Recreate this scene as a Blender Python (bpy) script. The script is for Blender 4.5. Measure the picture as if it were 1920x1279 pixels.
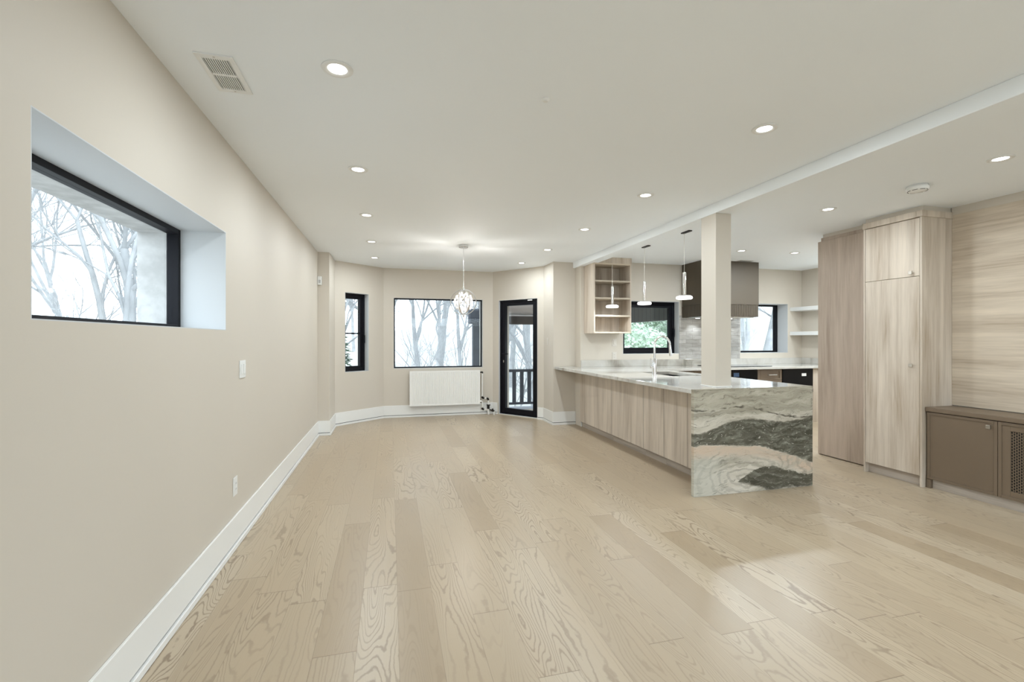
import bpy, math, random
from mathutils import Vector, Matrix
PI = math.pi
R = math.radians
scene = bpy.context.scene
for o in list(bpy.data.objects):
    bpy.data.objects.remove(o, do_unlink=True)
C = scene.collection

# ------------------------------------------------------------------ camera
CAM_H = 1.34
CEIL = 2.557
cam_data = bpy.data.cameras.new('camera')
cam = bpy.data.objects.new('camera', cam_data)
C.objects.link(cam)
cam.location = (0, 0, CAM_H)
cam.rotation_euler = (R(90), 0, -R(14.7468))
cam_data.sensor_fit = 'HORIZONTAL'
cam_data.sensor_width = 36.0
cam_data.lens = 36.0 * 870.0 / 1920.0
cam_data.shift_y = -3.0 / 1920.0
cam_data.clip_start = 0.03
cam_data.clip_end = 400
scene.camera = cam

# ------------------------------------------------------------------ world: bright overcast winter sky
SKY = 4.9
world = bpy.data.worlds.new('world')
scene.world = world
world.use_nodes = True
wn = world.node_tree.nodes
wl = world.node_tree.links
wn.clear()
wo = wn.new('ShaderNodeOutputWorld')
bg = wn.new('ShaderNodeBackground')
tc = wn.new('ShaderNodeTexCoord')
ns = wn.new('ShaderNodeTexNoise')
ns.inputs['Scale'].default_value = 2.2
ns.inputs['Detail'].default_value = 3
cr = wn.new('ShaderNodeValToRGB')
cr.color_ramp.elements[0].position = 0.3
cr.color_ramp.elements[0].color = (0.74, 0.87, 1.0, 1)
cr.color_ramp.elements[1].position = 0.7
cr.color_ramp.elements[1].color = (0.86, 0.94, 1.0, 1)
wl.new(tc.outputs['Generated'], ns.inputs['Vector'])
wl.new(ns.outputs['Fac'], cr.inputs['Fac'])
wl.new(cr.outputs['Color'], bg.inputs['Color'])
bg.inputs['Strength'].default_value = SKY
wl.new(bg.outputs['Background'], wo.inputs['Surface'])

LAMP_W = 8.5          # watts of each recessed ceiling lamp
PEND_W = 4.0
LAMP_COL = (0.86, 0.945, 1.0)

vs = scene.view_settings
scene.display_settings.display_device = 'sRGB'
vs.view_transform = 'Standard'
vs.look = 'None'
vs.exposure = 0.13
vs.gamma = 1.0
vs.use_curve_mapping = False

# ------------------------------------------------------------------ mesh helpers
class MB:
    def __init__(s):
        s.v = []; s.f = []
    def add(s, vs_, fs_):
        b = len(s.v)
        s.v += [tuple(p) for p in vs_]
        s.f += [tuple(i + b for i in f) for f in fs_]
        return s
    def box(s, x0, y0, z0, x1, y1, z1):
        if x0 > x1: x0, x1 = x1, x0
        if y0 > y1: y0, y1 = y1, y0
        if z0 > z1: z0, z1 = z1, z0
        return s.add([(x0,y0,z0),(x1,y0,z0),(x1,y1,z0),(x0,y1,z0),(x0,y0,z1),(x1,y0,z1),(x1,y1,z1),(x0,y1,z1)],
                     [(0,3,2,1),(4,5,6,7),(0,1,5,4),(1,2,6,5),(2,3,7,6),(3,0,4,7)])
    def prism(s, pts, z0, z1):
        n = len(pts)
        a = sum(pts[i][0]*pts[(i+1)%n][1]-pts[(i+1)%n][0]*pts[i][1] for i in range(n))
        if a < 0: pts = pts[::-1]
        vs_ = [(p[0],p[1],z0) for p in pts] + [(p[0],p[1],z1) for p in pts]
        fs_ = [tuple(range(n-1,-1,-1)), tuple(range(n,2*n))]
        fs_ += [(i,(i+1)%n,n+(i+1)%n,n+i) for i in range(n)]
        return s.add(vs_, fs_)
    def tube(s, pts, r, n=8, cap=True):
        pts = [Vector(p) for p in pts]
        rs = r if isinstance(r, (list, tuple)) else [r]*len(pts)
        base = len(s.v); up = None
        for i, p in enumerate(pts):
            if i == 0: d = pts[1]-pts[0]
            elif i == len(pts)-1: d = pts[-1]-pts[-2]
            else: d = (pts[i+1]-pts[i]).normalized()+(pts[i]-pts[i-1]).normalized()
            d.normalize()
            if up is None:
                up = Vector((0,0,1)) if abs(d.z) < .9 else Vector((1,0,0))
            a = d.cross(up)
            if a.length < 1e-5: a = d.orthogonal()
            a.normalize(); b = d.cross(a).normalized()
            up = -b if False else a.cross(d).normalized()
            for k in range(n):
                t = 2*PI*k/n
                s.v.append(tuple(p + a*math.cos(t)*rs[i] + b*math.sin(t)*rs[i]))
        for i in range(len(pts)-1):
            for k in range(n):
                k2 = (k+1) % n
                s.f.append((base+i*n+k, base+i*n+k2, base+(i+1)*n+k2, base+(i+1)*n+k))
        if cap:
            s.f.append(tuple(base+k for k in range(n-1,-1,-1)))
            e = base+(len(pts)-1)*n
            s.f.append(tuple(e+k for k in range(n)))
        return s
    def lathe(s, prof, c=(0,0,0), n=32, M=None):
        """prof: list of (r,z); revolved about z through c"""
        base = len(s.v)
        for (r_, z_) in prof:
            for k in range(n):
                t = 2*PI*k/n
                p = Vector((r_*math.cos(t), r_*math.sin(t), z_))
                if M is not None: p = M @ p
                s.v.append((p.x+c[0], p.y+c[1], p.z+c[2]))
        for i in range(len(prof)-1):
            for k in range(n):
                k2 = (k+1) % n
                s.f.append((base+i*n+k, base+i*n+k2, base+(i+1)*n+k2, base+(i+1)*n+k))
        if prof[0][0] > 1e-6: s.f.append(tuple(base+k for k in range(n-1,-1,-1)))
        if prof[-1][0] > 1e-6: s.f.append(tuple(base+(len(prof)-1)*n+k for k in range(n)))
        return s
    def grid_slab(s, xs, ys, z0, z1, holes):
        """slab on a cell grid; holes = set of (i,j) cells left open"""
        nx, ny = len(xs), len(ys); base = len(s.v)
        for z in (z0, z1):
            for y in ys:
                for x in xs: s.v.append((x, y, z))
        I = lambda i,j,k: base + k*nx*ny + j*nx + i
        solid = lambda i,j: 0 <= i < nx-1 and 0 <= j < ny-1 and (i,j) not in holes
        for i in range(nx-1):
            for j in range(ny-1):
                if not solid(i,j): continue
                s.f.append((I(i,j,1),I(i+1,j,1),I(i+1,j+1,1),I(i,j+1,1)))
                s.f.append((I(i,j,0),I(i,j+1,0),I(i+1,j+1,0),I(i+1,j,0)))
                if not solid(i-1,j): s.f.append((I(i,j,0),I(i,j,1),I(i,j+1,1),I(i,j+1,0)))
                if not solid(i+1,j): s.f.append((I(i+1,j,0),I(i+1,j+1,0),I(i+1,j+1,1),I(i+1,j,1)))
                if not solid(i,j-1): s.f.append((I(i,j,0),I(i+1,j,0),I(i+1,j,1),I(i,j,1)))
                if not solid(i,j+1): s.f.append((I(i,j+1,0),I(i,j+1,1),I(i+1,j+1,1),I(i+1,j+1,0)))
        return s
    def xform(s, M):
        s.v = [tuple(M @ Vector(p)) for p in s.v]
        return s
    def build(s, name, m, parent=None, bevel=0.0, seg=2, smooth=False, world=True, loc=None):
        me = bpy.data.meshes.new(name)
        off = Vector((0,0,0))
        if parent is not None and world:
            off = world_loc(parent)
        org = Vector(loc) if loc is not None else off
        me.from_pydata([tuple(Vector(p)-org) for p in s.v], [], s.f)
        me.update()
        me.materials.append(m)
        if smooth:
            me.polygons.foreach_set('use_smooth', [True]*len(me.polygons))
            me.set_sharp_from_angle(angle=R(38))
        o = bpy.data.objects.new(name, me)
        C.objects.link(o)
        if parent is not None: o.parent = parent
        o.location = org - off if parent is not None else org
        if bevel > 0:
            b = o.modifiers.new('bevel', 'BEVEL')
            b.width = bevel; b.segments = seg; b.limit_method = 'ANGLE'; b.angle_limit = R(40)
            b.harden_normals = False
        return o

def world_loc(o):
    v = Vector(o.location)
    while o.parent is not None:
        o = o.parent; v = v + Vector(o.location)
    return v
def tag(o, label=None, cat=None, group=None, kind=None):
    if label: o['label'] = label
    if cat: o['category'] = cat
    if group: o['group'] = group
    if kind: o['kind'] = kind
    return o
def empty(name, loc, label=None, cat=None, group=None, kind=None):
    o = bpy.data.objects.new(name, None)
    C.objects.link(o); o.location = loc
    o.empty_display_size = 0.1
    return tag(o, label, cat, group, kind)
def copy_tree(o, parent=None):
    c = o.copy(); C.objects.link(c); c.parent = parent
    for ch in list(o.children): copy_tree(ch, c)
    return c
def bx(name, m, parent, x0, y0, z0, x1, y1, z1, bevel=0.0, **k):
    return MB().box(x0,y0,z0,x1,y1,z1).build(name, m, parent, bevel, **k)

# ------------------------------------------------------------------ material helpers
class NT:
    def __init__(s, name):
        s.m = bpy.data.materials.new(name); s.m.use_nodes = True
        s.t = s.m.node_tree; s.t.nodes.clear()
        s.out = s.t.nodes.new('ShaderNodeOutputMaterial')
    def n(s, typ, ins=None, **props):
        nd = s.t.nodes.new('ShaderNode'+typ)
        for k, v in props.items(): setattr(nd, k, v)
        for k, v in (ins or {}).items():
            sock = nd.inputs[k]
            if isinstance(v, bpy.types.NodeSocket): s.t.links.new(v, sock)
            else: sock.default_value = v
        return nd
    def math(s, op, a, b=None, c=None, clamp=False):
        ins = {0: a}
        if b is not None: ins[1] = b
        if c is not None: ins[2] = c
        return s.n('Math', ins, operation=op, use_clamp=clamp).outputs[0]
    def mix(s, f, a, b, mode='MIX'):
        nd = s.n('Mix', {}, data_type='RGBA', blend_type=mode)
        for i, v in ((0, f), (6, a), (7, b)):
            if isinstance(v, bpy.types.NodeSocket): s.t.links.new(v, nd.inputs[i])
            else: nd.inputs[i].default_value = v
        return nd.outputs[2]
    def ramp(s, f, stops):
        nd = s.n('ValToRGB', {'Fac': f})
        e = nd.color_ramp.elements
        while len(e) < len(stops): e.new(0.5)
        for i, (p, c) in enumerate(stops):
            e[i].position = p; e[i].color = c if len(c) == 4 else (*c, 1)
        return nd.outputs['Color']
    def smooth(s, v, a, b):
        return s.n('MapRange', {'Value': v, 'From Min': a, 'From Max': b}, interpolation_type='SMOOTHSTEP').outputs[0]
    def pos(s):
        return s.n('NewGeometry').outputs['Position']
    def xyz(s, v):
        return s.n('SeparateXYZ', {0: v}).outputs
    def vec(s, x, y, z):
        return s.n('CombineXYZ', {0: x, 1: y, 2: z}).outputs[0]
    def noise(s, v, scale=1, detail=2, rough=.5, dist=0):
        return s.n('TexNoise', {'Vector': v, 'Scale': scale, 'Detail': detail, 'Roughness': rough, 'Distortion': dist}).outputs['Fac']
    def bsdf(s, col, rough=.5, metal=0, spec=.5, bump=None, bd=.002, bs=.3, **extra):
        ins = {'Base Color': col, 'Roughness': rough, 'Metallic': metal, 'Specular IOR Level': spec}
        ins.update(extra)
        b = s.n('BsdfPrincipled', ins)
        if bump is not None:
            bp = s.n('Bump', {'Height': bump, 'Strength': bs, 'Distance': bd})
            s.t.links.new(bp.outputs[0], b.inputs['Normal'])
        s.t.links.new(b.outputs[0], s.out.inputs[0])
        return s.m
def c4(r, g, b): return (r, g, b, 1)
def srgb(r, g, b):
    f = lambda v: (v/255/12.92) if v/255 <= .04045 else ((v/255+.055)/1.055)**2.4
    return (f(r), f(g), f(b), 1)

def plain(name, col, rough=.5, metal=0, spec=.5, var=.04, sc=3.0, **k):
    t = NT(name)
    nz = t.noise(t.pos(), sc, 3)
    lo = tuple(c*(1-var) for c in col[:3])+(1,)
    hi = tuple(min(1, c*(1+var)) for c in col[:3])+(1,)
    return t.bsdf(t.ramp(nz, [(.3, lo), (.7, hi)]), rough, metal, spec, **k)
def emis(name, col, st):
    t = NT(name)
    e = t.n('Emission', {'Color': col, 'Strength': st})
    t.t.links.new(e.outputs[0], t.out.inputs[0])
    return t.m

def paint(name, col, rough=.55, bump=.15):
    t = NT(name)
    p = t.pos()
    big = t.noise(p, .7, 2)
    fine = t.noise(p, 260, 2)
    lo = tuple(c*.985 for c in col[:3])+(1,); hi = tuple(min(1, c*1.015) for c in col[:3])+(1,)
    return t.bsdf(t.ramp(big, [(.3, lo), (.7, hi)]), rough, 0, .35, bump=fine, bd=.0006, bs=bump)

WALL = paint('wall_paint', c4(.625, .572, .495))
CEILM = paint('ceiling_paint', c4(.915, .95, .975), .7, .1)
TRIM = paint('trim_paint', c4(.83, .825, .80), .35, .05)
WHITE = plain('white_plastic', c4(.82, .82, .80), .3, var=.01)
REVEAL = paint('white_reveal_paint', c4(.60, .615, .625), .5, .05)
BLACK = plain('black_frame', c4(.004, .004, .007), .5, spec=.2, var=.1)
BLACKG = plain('black_glass', c4(.003, .003, .004), .08, spec=.22, var=.05)
DARKFIT = plain('dark_bronze_fitting', c4(.02, .016, .014), .4, .6)
CHROME = plain('chrome', c4(.82, .82, .83), .09, 1.0, var=.02)
NICKEL = plain('brushed_nickel', c4(.62, .59, .54), .28, 1.0, var=.03)
TAUPE = plain('taupe_lacquer', c4(.175, .128, .086), .42, var=.02)
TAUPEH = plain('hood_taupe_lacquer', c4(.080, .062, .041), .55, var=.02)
RADW = plain('radiator_enamel', c4(.84, .83, .80), .3, var=.01)
SLOT = plain('dark_slot', c4(.02, .02, .02), .8)
STEEL = plain('sink_steel', c4(.10, .10, .105), .3, .9)
LAMPG = emis('lamp_glow', c4(1, .985, .95), 9.0)
PENDG = emis('pendant_glow', c4(1, .98, .97), 3.0)
BULBG = emis('bulb_glow', c4(1, .93, .82), 8.0)
BLUETAG = plain('blue_film', c4(.05, .10, .20), .4)

def glass_mat(name='window_glass'):
    t = NT(name)
    lw = t.n('LayerWeight', {'Blend': .5})
    f = t.math('POWER', lw.outputs['Facing'], 5.0)
    f = t.math('MULTIPLY_ADD', f, .9, .012)
    tr = t.n('BsdfTransparent', {'Color': c4(.97, .985, .985)})
    gl = t.n('BsdfGlossy', {'Color': c4(1, 1, 1), 'Roughness': .01})
    mx = t.n('MixShader', {0: f, 1: tr.outputs[0], 2: gl.outputs[0]})
    t.t.links.new(mx.outputs[0], t.out.inputs[0])
    return t.m
GLASS = glass_mat()
def crystal_mat():  # cut glass: clear, glinting and a little milky
    t = NT('crystal')
    lw = t.n('LayerWeight', {'Blend': .5})
    f = t.math('MULTIPLY_ADD', lw.outputs['Facing'], .6, .25)
    tr = t.n('BsdfTransparent', {'Color': c4(.95, .95, .95)})
    gl = t.n('BsdfGlossy', {'Color': c4(1, .98, .96), 'Roughness': .05})
    mx0 = t.n('MixShader', {0: f, 1: tr.outputs[0], 2: gl.outputs[0]})
    tl_ = t.n('BsdfTranslucent', {'Color': c4(.95, .95, .95)})
    mx = t.n('MixShader', {0: .22, 1: mx0.outputs[0], 2: tl_.outputs[0]})
    t.t.links.new(mx.outputs[0], t.out.inputs[0])
    return t.m
CRYSTAL = crystal_mat()

def floor_mat():
    t = NT('oak_planks')
    x, y, z = t.xyz(t.pos())
    PW, PL = .177, 1.45
    U = t.math('DIVIDE', t.math('SUBTRACT', x, .038), PW)
    row = t.math('FLOOR', U); fu = t.math('FRACT', U)
    rr = t.n('TexWhiteNoise', {'W': row}, noise_dimensions='1D').outputs['Value']
    V = t.math('ADD', t.math('DIVIDE', y, PL), t.math('MULTIPLY', rr, 7.3))
    col = t.math('FLOOR', V); fv = t.math('FRACT', V)
    wn_ = t.n('TexWhiteNoise', {'Vector': t.vec(row, col, 0.0)}, noise_dimensions='2D')
    idv = wn_.outputs['Value']
    ic = t.n('SeparateColor', {0: wn_.outputs['Color']}).outputs
    # contour style cathedral grain
    gv = t.vec(t.math('MULTIPLY', x, 7.0), t.math('MULTIPLY', y, .85), t.math('MULTIPLY', idv, 60.0))
    wig = t.noise(t.vec(t.math('MULTIPLY', x, 30.0), t.math('MULTIPLY', y, 16.0), t.math('MULTIPLY', idv, 9.0)), 1, 3, .6)
    n1 = t.noise(gv, 1.0, 1.0, .4, .3)
    k = t.math('MULTIPLY_ADD', ic[1], 20.0, 16.0)
    cont = t.math('ADD', t.math('MULTIPLY', n1, k), t.math('MULTIPLY', wig, .75))
    tri = t.math('PINGPONG', cont, .5)
    line = t.smooth(tri, .22, .02)                       # 1 at a growth ring
    fine = t.noise(t.vec(t.math('MULTIPLY', x, 190.0), t.math('MULTIPLY', y, 5.0), t.math('MULTIPLY', idv, 30.0)), 1, 3, .6)
    amt = t.math('MULTIPLY_ADD', t.math('POWER', ic[0], 1.2), .66, .20)
    # plain sawn or nearly blank boards: rings are there but fade in patches
    fade = t.smooth(t.noise(t.vec(t.math('MULTIPLY', x, 3.0), t.math('MULTIPLY', y, .7), t.math('MULTIPLY', idv, 12.0)), 1, 1), .35, .62)
    amt = t.math('MULTIPLY', amt, t.math('MULTIPLY_ADD', fade, .75, .25))
    base = t.ramp(idv, [(0.0, c4(.37, .285, .19)), (.10, c4(.41, .325, .225)), (.75, c4(.45, .362, .253)), (1.0, c4(.485, .40, .29))])
    blot = t.noise(t.vec(t.math('MULTIPLY', x, 6.0), t.math('MULTIPLY', y, 1.3), t.math('MULTIPLY', idv, 4.0)), 1, 3)
    base = t.mix(t.math('MULTIPLY', t.smooth(blot, .45, .75), .25), base, c4(.46, .35, .235))
    base = t.mix(t.math('MULTIPLY', t.smooth(fine, .45, .8), .30), base, c4(.40, .30, .20))
    base = t.mix(t.math('MULTIPLY', line, amt), base, c4(.22, .155, .10))
    knot = t.n('TexVoronoi', {'Vector': t.vec(t.math('MULTIPLY', x, 1.4), t.math('MULTIPLY', y, .9), 0.0), 'Scale': 1.0}).outputs['Distance']
    base = t.mix(t.math('MULTIPLY', t.smooth(knot, .012, .004), .7), base, c4(.10, .065, .04))
    du = t.math('MULTIPLY', t.math('MINIMUM', fu, t.math('SUBTRACT', 1.0, fu)), PW)
    dv = t.math('MULTIPLY', t.math('MINIMUM', fv, t.math('SUBTRACT', 1.0, fv)), PL)
    seam_u = t.smooth(du, .0016, .0004); seam_v = t.smooth(dv, .0026, .0008)
    seam = t.math('MAXIMUM', seam_u, seam_v)
    base = t.mix(t.math('MULTIPLY', t.math('MAXIMUM', t.math('MULTIPLY', seam_u, .5), t.math('MULTIPLY', seam_v, .8)), .9), base, c4(.16, .11, .07))
    rough = t.math('MULTIPLY_ADD', fine, .08, .285)
    h = t.math('SUBTRACT', t.math('MULTIPLY', fine, .15), t.math('ADD', t.math('MULTIPLY', seam, 1.0), t.math('MULTIPLY', line, .2)))
    return t.bsdf(base, rough, 0, .5, bump=h, bd=.0010, bs=.22)
FLOORM = floor_mat()

def laminate(name, grain='z', light=(.62, .54, .45), dark=(.41, .325, .24)):
    """greyed oak laminate with long soft streaks along one axis"""
    t = NT(name)
    x, y, z = t.xyz(t.pos())
    rnd = t.n('ObjectInfo').outputs['Random']
    if grain == 'z':
        a = t.math('ADD', x, y); l = z
    else:
        a = z; l = y
    off = t.math('MULTIPLY', rnd, 40.0)
    v1 = t.vec(t.math('MULTIPLY', a, 9.0), t.math('MULTIPLY', l, .75), off)
    v2 = t.vec(t.math('MULTIPLY', a, 55.0), t.math('MULTIPLY', l, 1.6), off)
    v3 = t.vec(t.math('MULTIPLY', a, 260.0), t.math('MULTIPLY', l, 9.0), off)
    n1 = t.noise(v1, 1, 3, .55, .4); n2 = t.noise(v2, 1, 3, .6); n3 = t.noise(v3, 1, 2)
    s = t.math('ADD', t.math('MULTIPLY', n1, .62), t.math('ADD', t.math('MULTIPLY', n2, .28), t.math('MULTIPLY', n3, .12)))
    mid = tuple((light[i]*.6+dark[i]*.4) for i in range(3))
    hi = tuple(min(1, light[i]*1.16) for i in range(3))
    col = t.ramp(s, [(.36, (*dark, 1)), (.46, (*mid, 1)), (.55, (*light, 1)), (.68, (*hi, 1))])
    return t.bsdf(col, .5, 0, .3, bump=n3, bd=.0005, bs=.2)
LAMV = laminate('oak_laminate_vertical', 'z')
LAMP_PANEL = laminate('oak_laminate_peninsula', 'z', (.68, .60, .51), (.46, .385, .31))
LAMH = laminate('oak_laminate_horizontal', 'y', (.64, .55, .44), (.42, .335, .245))
LAM_SHADED = laminate('oak_laminate_shaded', 'z', (.47, .385, .315), (.33, .26, .205))  # same oak laminate, the pantry's dimmer light put into its colour
LAMEDGE = plain('laminate_edge', c4(.50, .43, .34), .5)
TOEK = laminate('toe_kick_laminate', 'y', (.47, .41, .35), (.32, .27, .22))

def stone_top():
    t = NT('quartzite_top')
    x, y, z = t.xyz(t.pos())
    zz = t.math('MULTIPLY', z, .8)
    sk = t.math('MULTIPLY_ADD', x, .55, y)
    wv = t.noise(t.vec(t.math('MULTIPLY', x, .9), t.math('MULTIPLY', y, .9), zz), 1, 3, .55)
    q = t.math('ADD', t.math('MULTIPLY', sk, 2.6), t.math('MULTIPLY', wv, 2.6))
    n1 = t.noise(t.vec(q, t.math('MULTIPLY', x, .5), zz), 1.1, 4, .6)
    n2 = t.noise(t.vec(t.math('MULTIPLY', q, 6.0), t.math('MULTIPLY', x, 2.0), zz), 1.0, 3, .6)
    col = t.ramp(n1, [(.30, c4(.22, .205, .17)), (.39, c4(.38, .355, .31)), (.47, c4(.52, .50, .455)), (.60, c4(.60, .585, .55)), (.74, c4(.44, .39, .33))])
    col = t.mix(t.math('MULTIPLY', t.smooth(n2, .52, .75), .35), col, c4(.42, .39, .34))
    return t.bsdf(col, .07, 0, .5)
STONE = stone_top()

def stone_panel():
    """the end slab: cream stone, a green grey band swelling across it and a dark patch low on the right"""
    t = NT('quartzite_waterfall')
    x, y, z = t.xyz(t.pos())
    X0, W = 2.49, 1.255
    s = t.math('DIVIDE', t.math('SUBTRACT', x, X0), W, clamp=False)
    def curve(pts):
        nd = t.n('FloatCurve', {'Value': s})
        c = nd.mapping.curves[0]
        c.points[0].location = pts[0]; c.points[1].location = pts[-1]
        for p in pts[1:-1]: c.points.new(*p)
        nd.mapping.update()
        return nd.outputs[0]
    P3 = t.vec(x, t.math('MULTIPLY', y, 1.0), z)
    w1 = t.math('SUBTRACT', t.noise(t.vec(t.math('MULTIPLY', x, 4.0), y, t.math('MULTIPLY', z, 9.0)), 1, 4, .6), .5)
    w2 = t.math('SUBTRACT', t.noise(t.vec(t.math('MULTIPLY', x, 16.0), y, t.math('MULTIPLY', z, 40.0)), 1, 3, .6), .5)
    warp = t.math('ADD', t.math('MULTIPLY', w1, .06), t.math('MULTIPLY', w2, .035))
    zw = t.math('ADD', z, warp)
    top = curve([(0, .535), (.12, .55), (.25, .603), (.4, .632), (.55, .628), (.75, .60), (.88, .615), (1, .637)])
    bot = curve([(0, .425), (.15, .43), (.3, .42), (.45, .405), (.6, .375), (.75, .32), (.88, .255), (1, .215)])
    low = curve([(0, 0), (.28, .03), (.35, .10), (.45, .16), (.55, .215), (.66, .205), (.8, .165), (.9, .13), (1, .12)])
    lowb = curve([(0, .3), (.30, .2), (.36, .085), (.45, .06), (.53, .03), (.6, .0), (.8, -.0), (1, 0.0)])
    band = t.math('MULTIPLY', t.smooth(t.math('SUBTRACT', top, zw), -.004, .008), t.smooth(t.math('SUBTRACT', zw, bot), -.004, .01))
    patch = t.math('MULTIPLY', t.smooth(t.math('SUBTRACT', low, zw), -.006, .006), t.smooth(t.math('SUBTRACT', zw, lowb), -.01, .02))
    # cream ground with flowing fine veins (flow follows the upper edge of the band)
    flow = t.math('SUBTRACT', z, t.math('MULTIPLY', top, .8))
    flow = t.math('ADD', flow, t.math('MULTIPLY', w1, .16))
    v1 = t.noise(t.vec(t.math('MULTIPLY', x, 1.6), 3.0, t.math('MULTIPLY', flow, 14.0)), 1, 5, .6, .5)
    v2 = t.noise(t.vec(t.math('MULTIPLY', x, 7.0), 9.0, t.math('MULTIPLY', flow, 75.0)), 1, 4, .62, .3)
    up = t.smooth(z, .60, .75)
    cream = t.ramp(v1, [(.28, c4(.33, .30, .235)), (.42, c4(.50, .46, .38)), (.55, c4(.62, .575, .49)), (.7, c4(.70, .66, .58))])
    creamup = t.ramp(v1, [(.28, c4(.22, .20, .15)), (.42, c4(.36, .33, .26)), (.55, c4(.47, .435, .35)), (.7, c4(.58, .54, .46))])
    cream = t.mix(up, cream, creamup)
    cream = t.mix(t.math('MULTIPLY', t.smooth(v2, .53, .68), .75), cream, c4(.16, .145, .115))
    # a few thin dark lines above the band
    dline = t.math('ABSOLUTE', t.math('SUBTRACT', t.math('SUBTRACT', zw, top), t.math('MULTIPLY_ADD', t.math('SUBTRACT', .95, s), .20, .012)))
    dl = t.math('MULTIPLY', t.smooth(dline, .011, .002), t.smooth(t.noise(t.vec(t.math('MULTIPLY', x, 6.0), 1.0, t.math('MULTIPLY', z, 10.0)), 1, 2), .40, .52))
    cream = t.mix(t.math('MULTIPLY', dl, .8), cream, c4(.07, .06, .045))
    # peach flow right under the band
    ub = t.math('SUBTRACT', bot, zw)
    peach = t.math('MULTIPLY', t.smooth(ub, -.01, .015), t.smooth(ub, .13, .05))
    cream = t.mix(t.math('MULTIPLY', t.math('MULTIPLY', peach, t.smooth(v1, .3, .6)), .75), cream, c4(.60, .45, .33))
    # swirl rings in the lower cream
    sw = t.n('TexWave', {'Vector': t.vec(t.math('SUBTRACT', x, 3.0), 0.0, t.math('MULTIPLY', t.math('SUBTRACT', z, .12), 1.7)), 'Scale': 3.2, 'Distortion': 11.0, 'Detail': 4.0, 'Detail Scale': 1.1}, wave_type='RINGS', rings_direction='SPHERICAL').outputs['Fac']
    lowm = t.smooth(z, .36, .28)
    cream = t.mix(t.math('MULTIPLY', t.math('MULTIPLY', t.smooth(sw, .55, .95), lowm), .45), cream, c4(.32, .29, .24))
    leftm = t.math('MULTIPLY', t.smooth(s, .35, .05), lowm)
    cream = t.mix(t.math('MULTIPLY', leftm, .5), cream, c4(.50, .51, .45))
    # dark green grey stone
    g = t.noise(t.vec(t.math('MULTIPLY', x, 5.0), 2.0, t.math('MULTIPLY', flow, 30.0)), 1, 5, .65, .4)
    green = t.ramp(g, [(.3, c4(.055, .052, .038)), (.5, c4(.12, .115, .088)), (.62, c4(.21, .205, .165)), (.75, c4(.34, .34, .29))])
    fl = t.noise(t.vec(t.math('MULTIPLY', x, 22.0), 5.0, t.math('MULTIPLY', flow, 120.0)), 1, 2, .5)
    green = t.mix(t.math('MULTIPLY', t.smooth(fl, .62, .68), .8), green, c4(.55, .52, .45))
    rim = t.math('MULTIPLY', t.smooth(t.math('ABSOLUTE', t.math('SUBTRACT', zw, top)), .010, .002), .6)
    col = t.mix(band, cream, green)
    col = t.mix(patch, col, t.mix(.25, green, c4(.05, .046, .036)))
    col = t.mix(rim, col, c4(.06, .055, .04))
    return t.bsdf(col, .09, 0, .45)
STONEP = stone_panel()

def tile_mat():
    t = NT('grey_glazed_tile')
    x, y, z = t.xyz(t.pos())
    vv = t.vec(t.math('SUBTRACT', x, 4.57), t.math('SUBTRACT', z, 1.02), 0.0)
    b = t.n('TexBrick', {'Vector': vv, 'Scale': 1.0, 'Brick Width': .25, 'Row Height': .064, 'Mortar Size': .0022, 'Mortar Smooth': .3,
                         'Color1': c4(.40, .38, .35), 'Color2': c4(.56, .54, .51), 'Mortar': c4(.25, .24, .22), 'Bias': 0.0})
    n = t.noise(t.vec(t.math('MULTIPLY', x, 6.0), 0.0, t.math('MULTIPLY', z, 28.0)), 1, 4, .6)
    col = t.mix(t.math('MULTIPLY', t.smooth(n, .42, .7), .55), b.outputs['Color'], c4(.25, .235, .21))
    return t.bsdf(col, .16, 0, .5, bump=b.outputs['Fac'], bd=-.002, bs=.5)
TILE = tile_mat()

def bark_mat():  # bark colour lifted to stand in for haze and overexposure
    t = NT('haze_paled_bark')
    n = t.noise(t.pos(), 2.5, 4)
    return t.bsdf(t.ramp(n, [(.3, c4(.30, .305, .31)), (.7, c4(.47, .48, .49))]), .9, 0, .1)
BARK = bark_mat()
NEEDLE = plain('needles', c4(.10, .17, .11), .9, var=.5, sc=4)
GREEN = plain('spring_foliage', c4(.44, .55, .42), .9, var=.25, sc=3)
def ground_mat():
    t = NT('winter_ground')
    n = t.noise(t.pos(), .8, 6, .65)
    return t.bsdf(t.ramp(n, [(.3, c4(.36, .345, .325)), (.5, c4(.50, .49, .475)), (.62, c4(.42, .42, .38)), (.75, c4(.33, .35, .30))]), 1.0, 0, .05)
GROUND = ground_mat()
LAWN = plain('lawn_grass', c4(.30, .42, .26), 1.0, var=.4, sc=1.6)
PORCHW = laminate('porch_ceiling_boards', 'y', (.62, .54, .49), (.46, .38, .33))
PORCHD = plain('dark_grey_stain', c4(.050, .056, .070), .6, var=.2)
PORCHB = plain('brown_grey_stain', c4(.11, .095, .09), .6, var=.15)
DECKM = plain('deck_boards', c4(.42, .44, .48), .7, var=.1)
def brick_mat():
    t = NT('exterior_stone')
    n = t.noise(t.pos(), 9, 5, .6)
    return t.bsdf(t.ramp(n, [(.35, c4(.42, .41, .40)), (.65, c4(.58, .57, .56))]), .9, 0, .1, bump=n, bd=.01)
EXT = brick_mat()
def board_mat():
    t = NT('ribbed_grey_boards')
    x, y, z = t.xyz(t.pos())
    f = t.math('PINGPONG', t.math('DIVIDE', t.math('ADD', x, y), .16), .5)
    l = t.smooth(f, .06, .0)
    return t.bsdf(t.mix(l, c4(.15, .16, .15), c4(.05, .05, .05)), .7)
BOARDS = board_mat()

# ------------------------------------------------------------------ room shell
TW = .30
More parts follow.
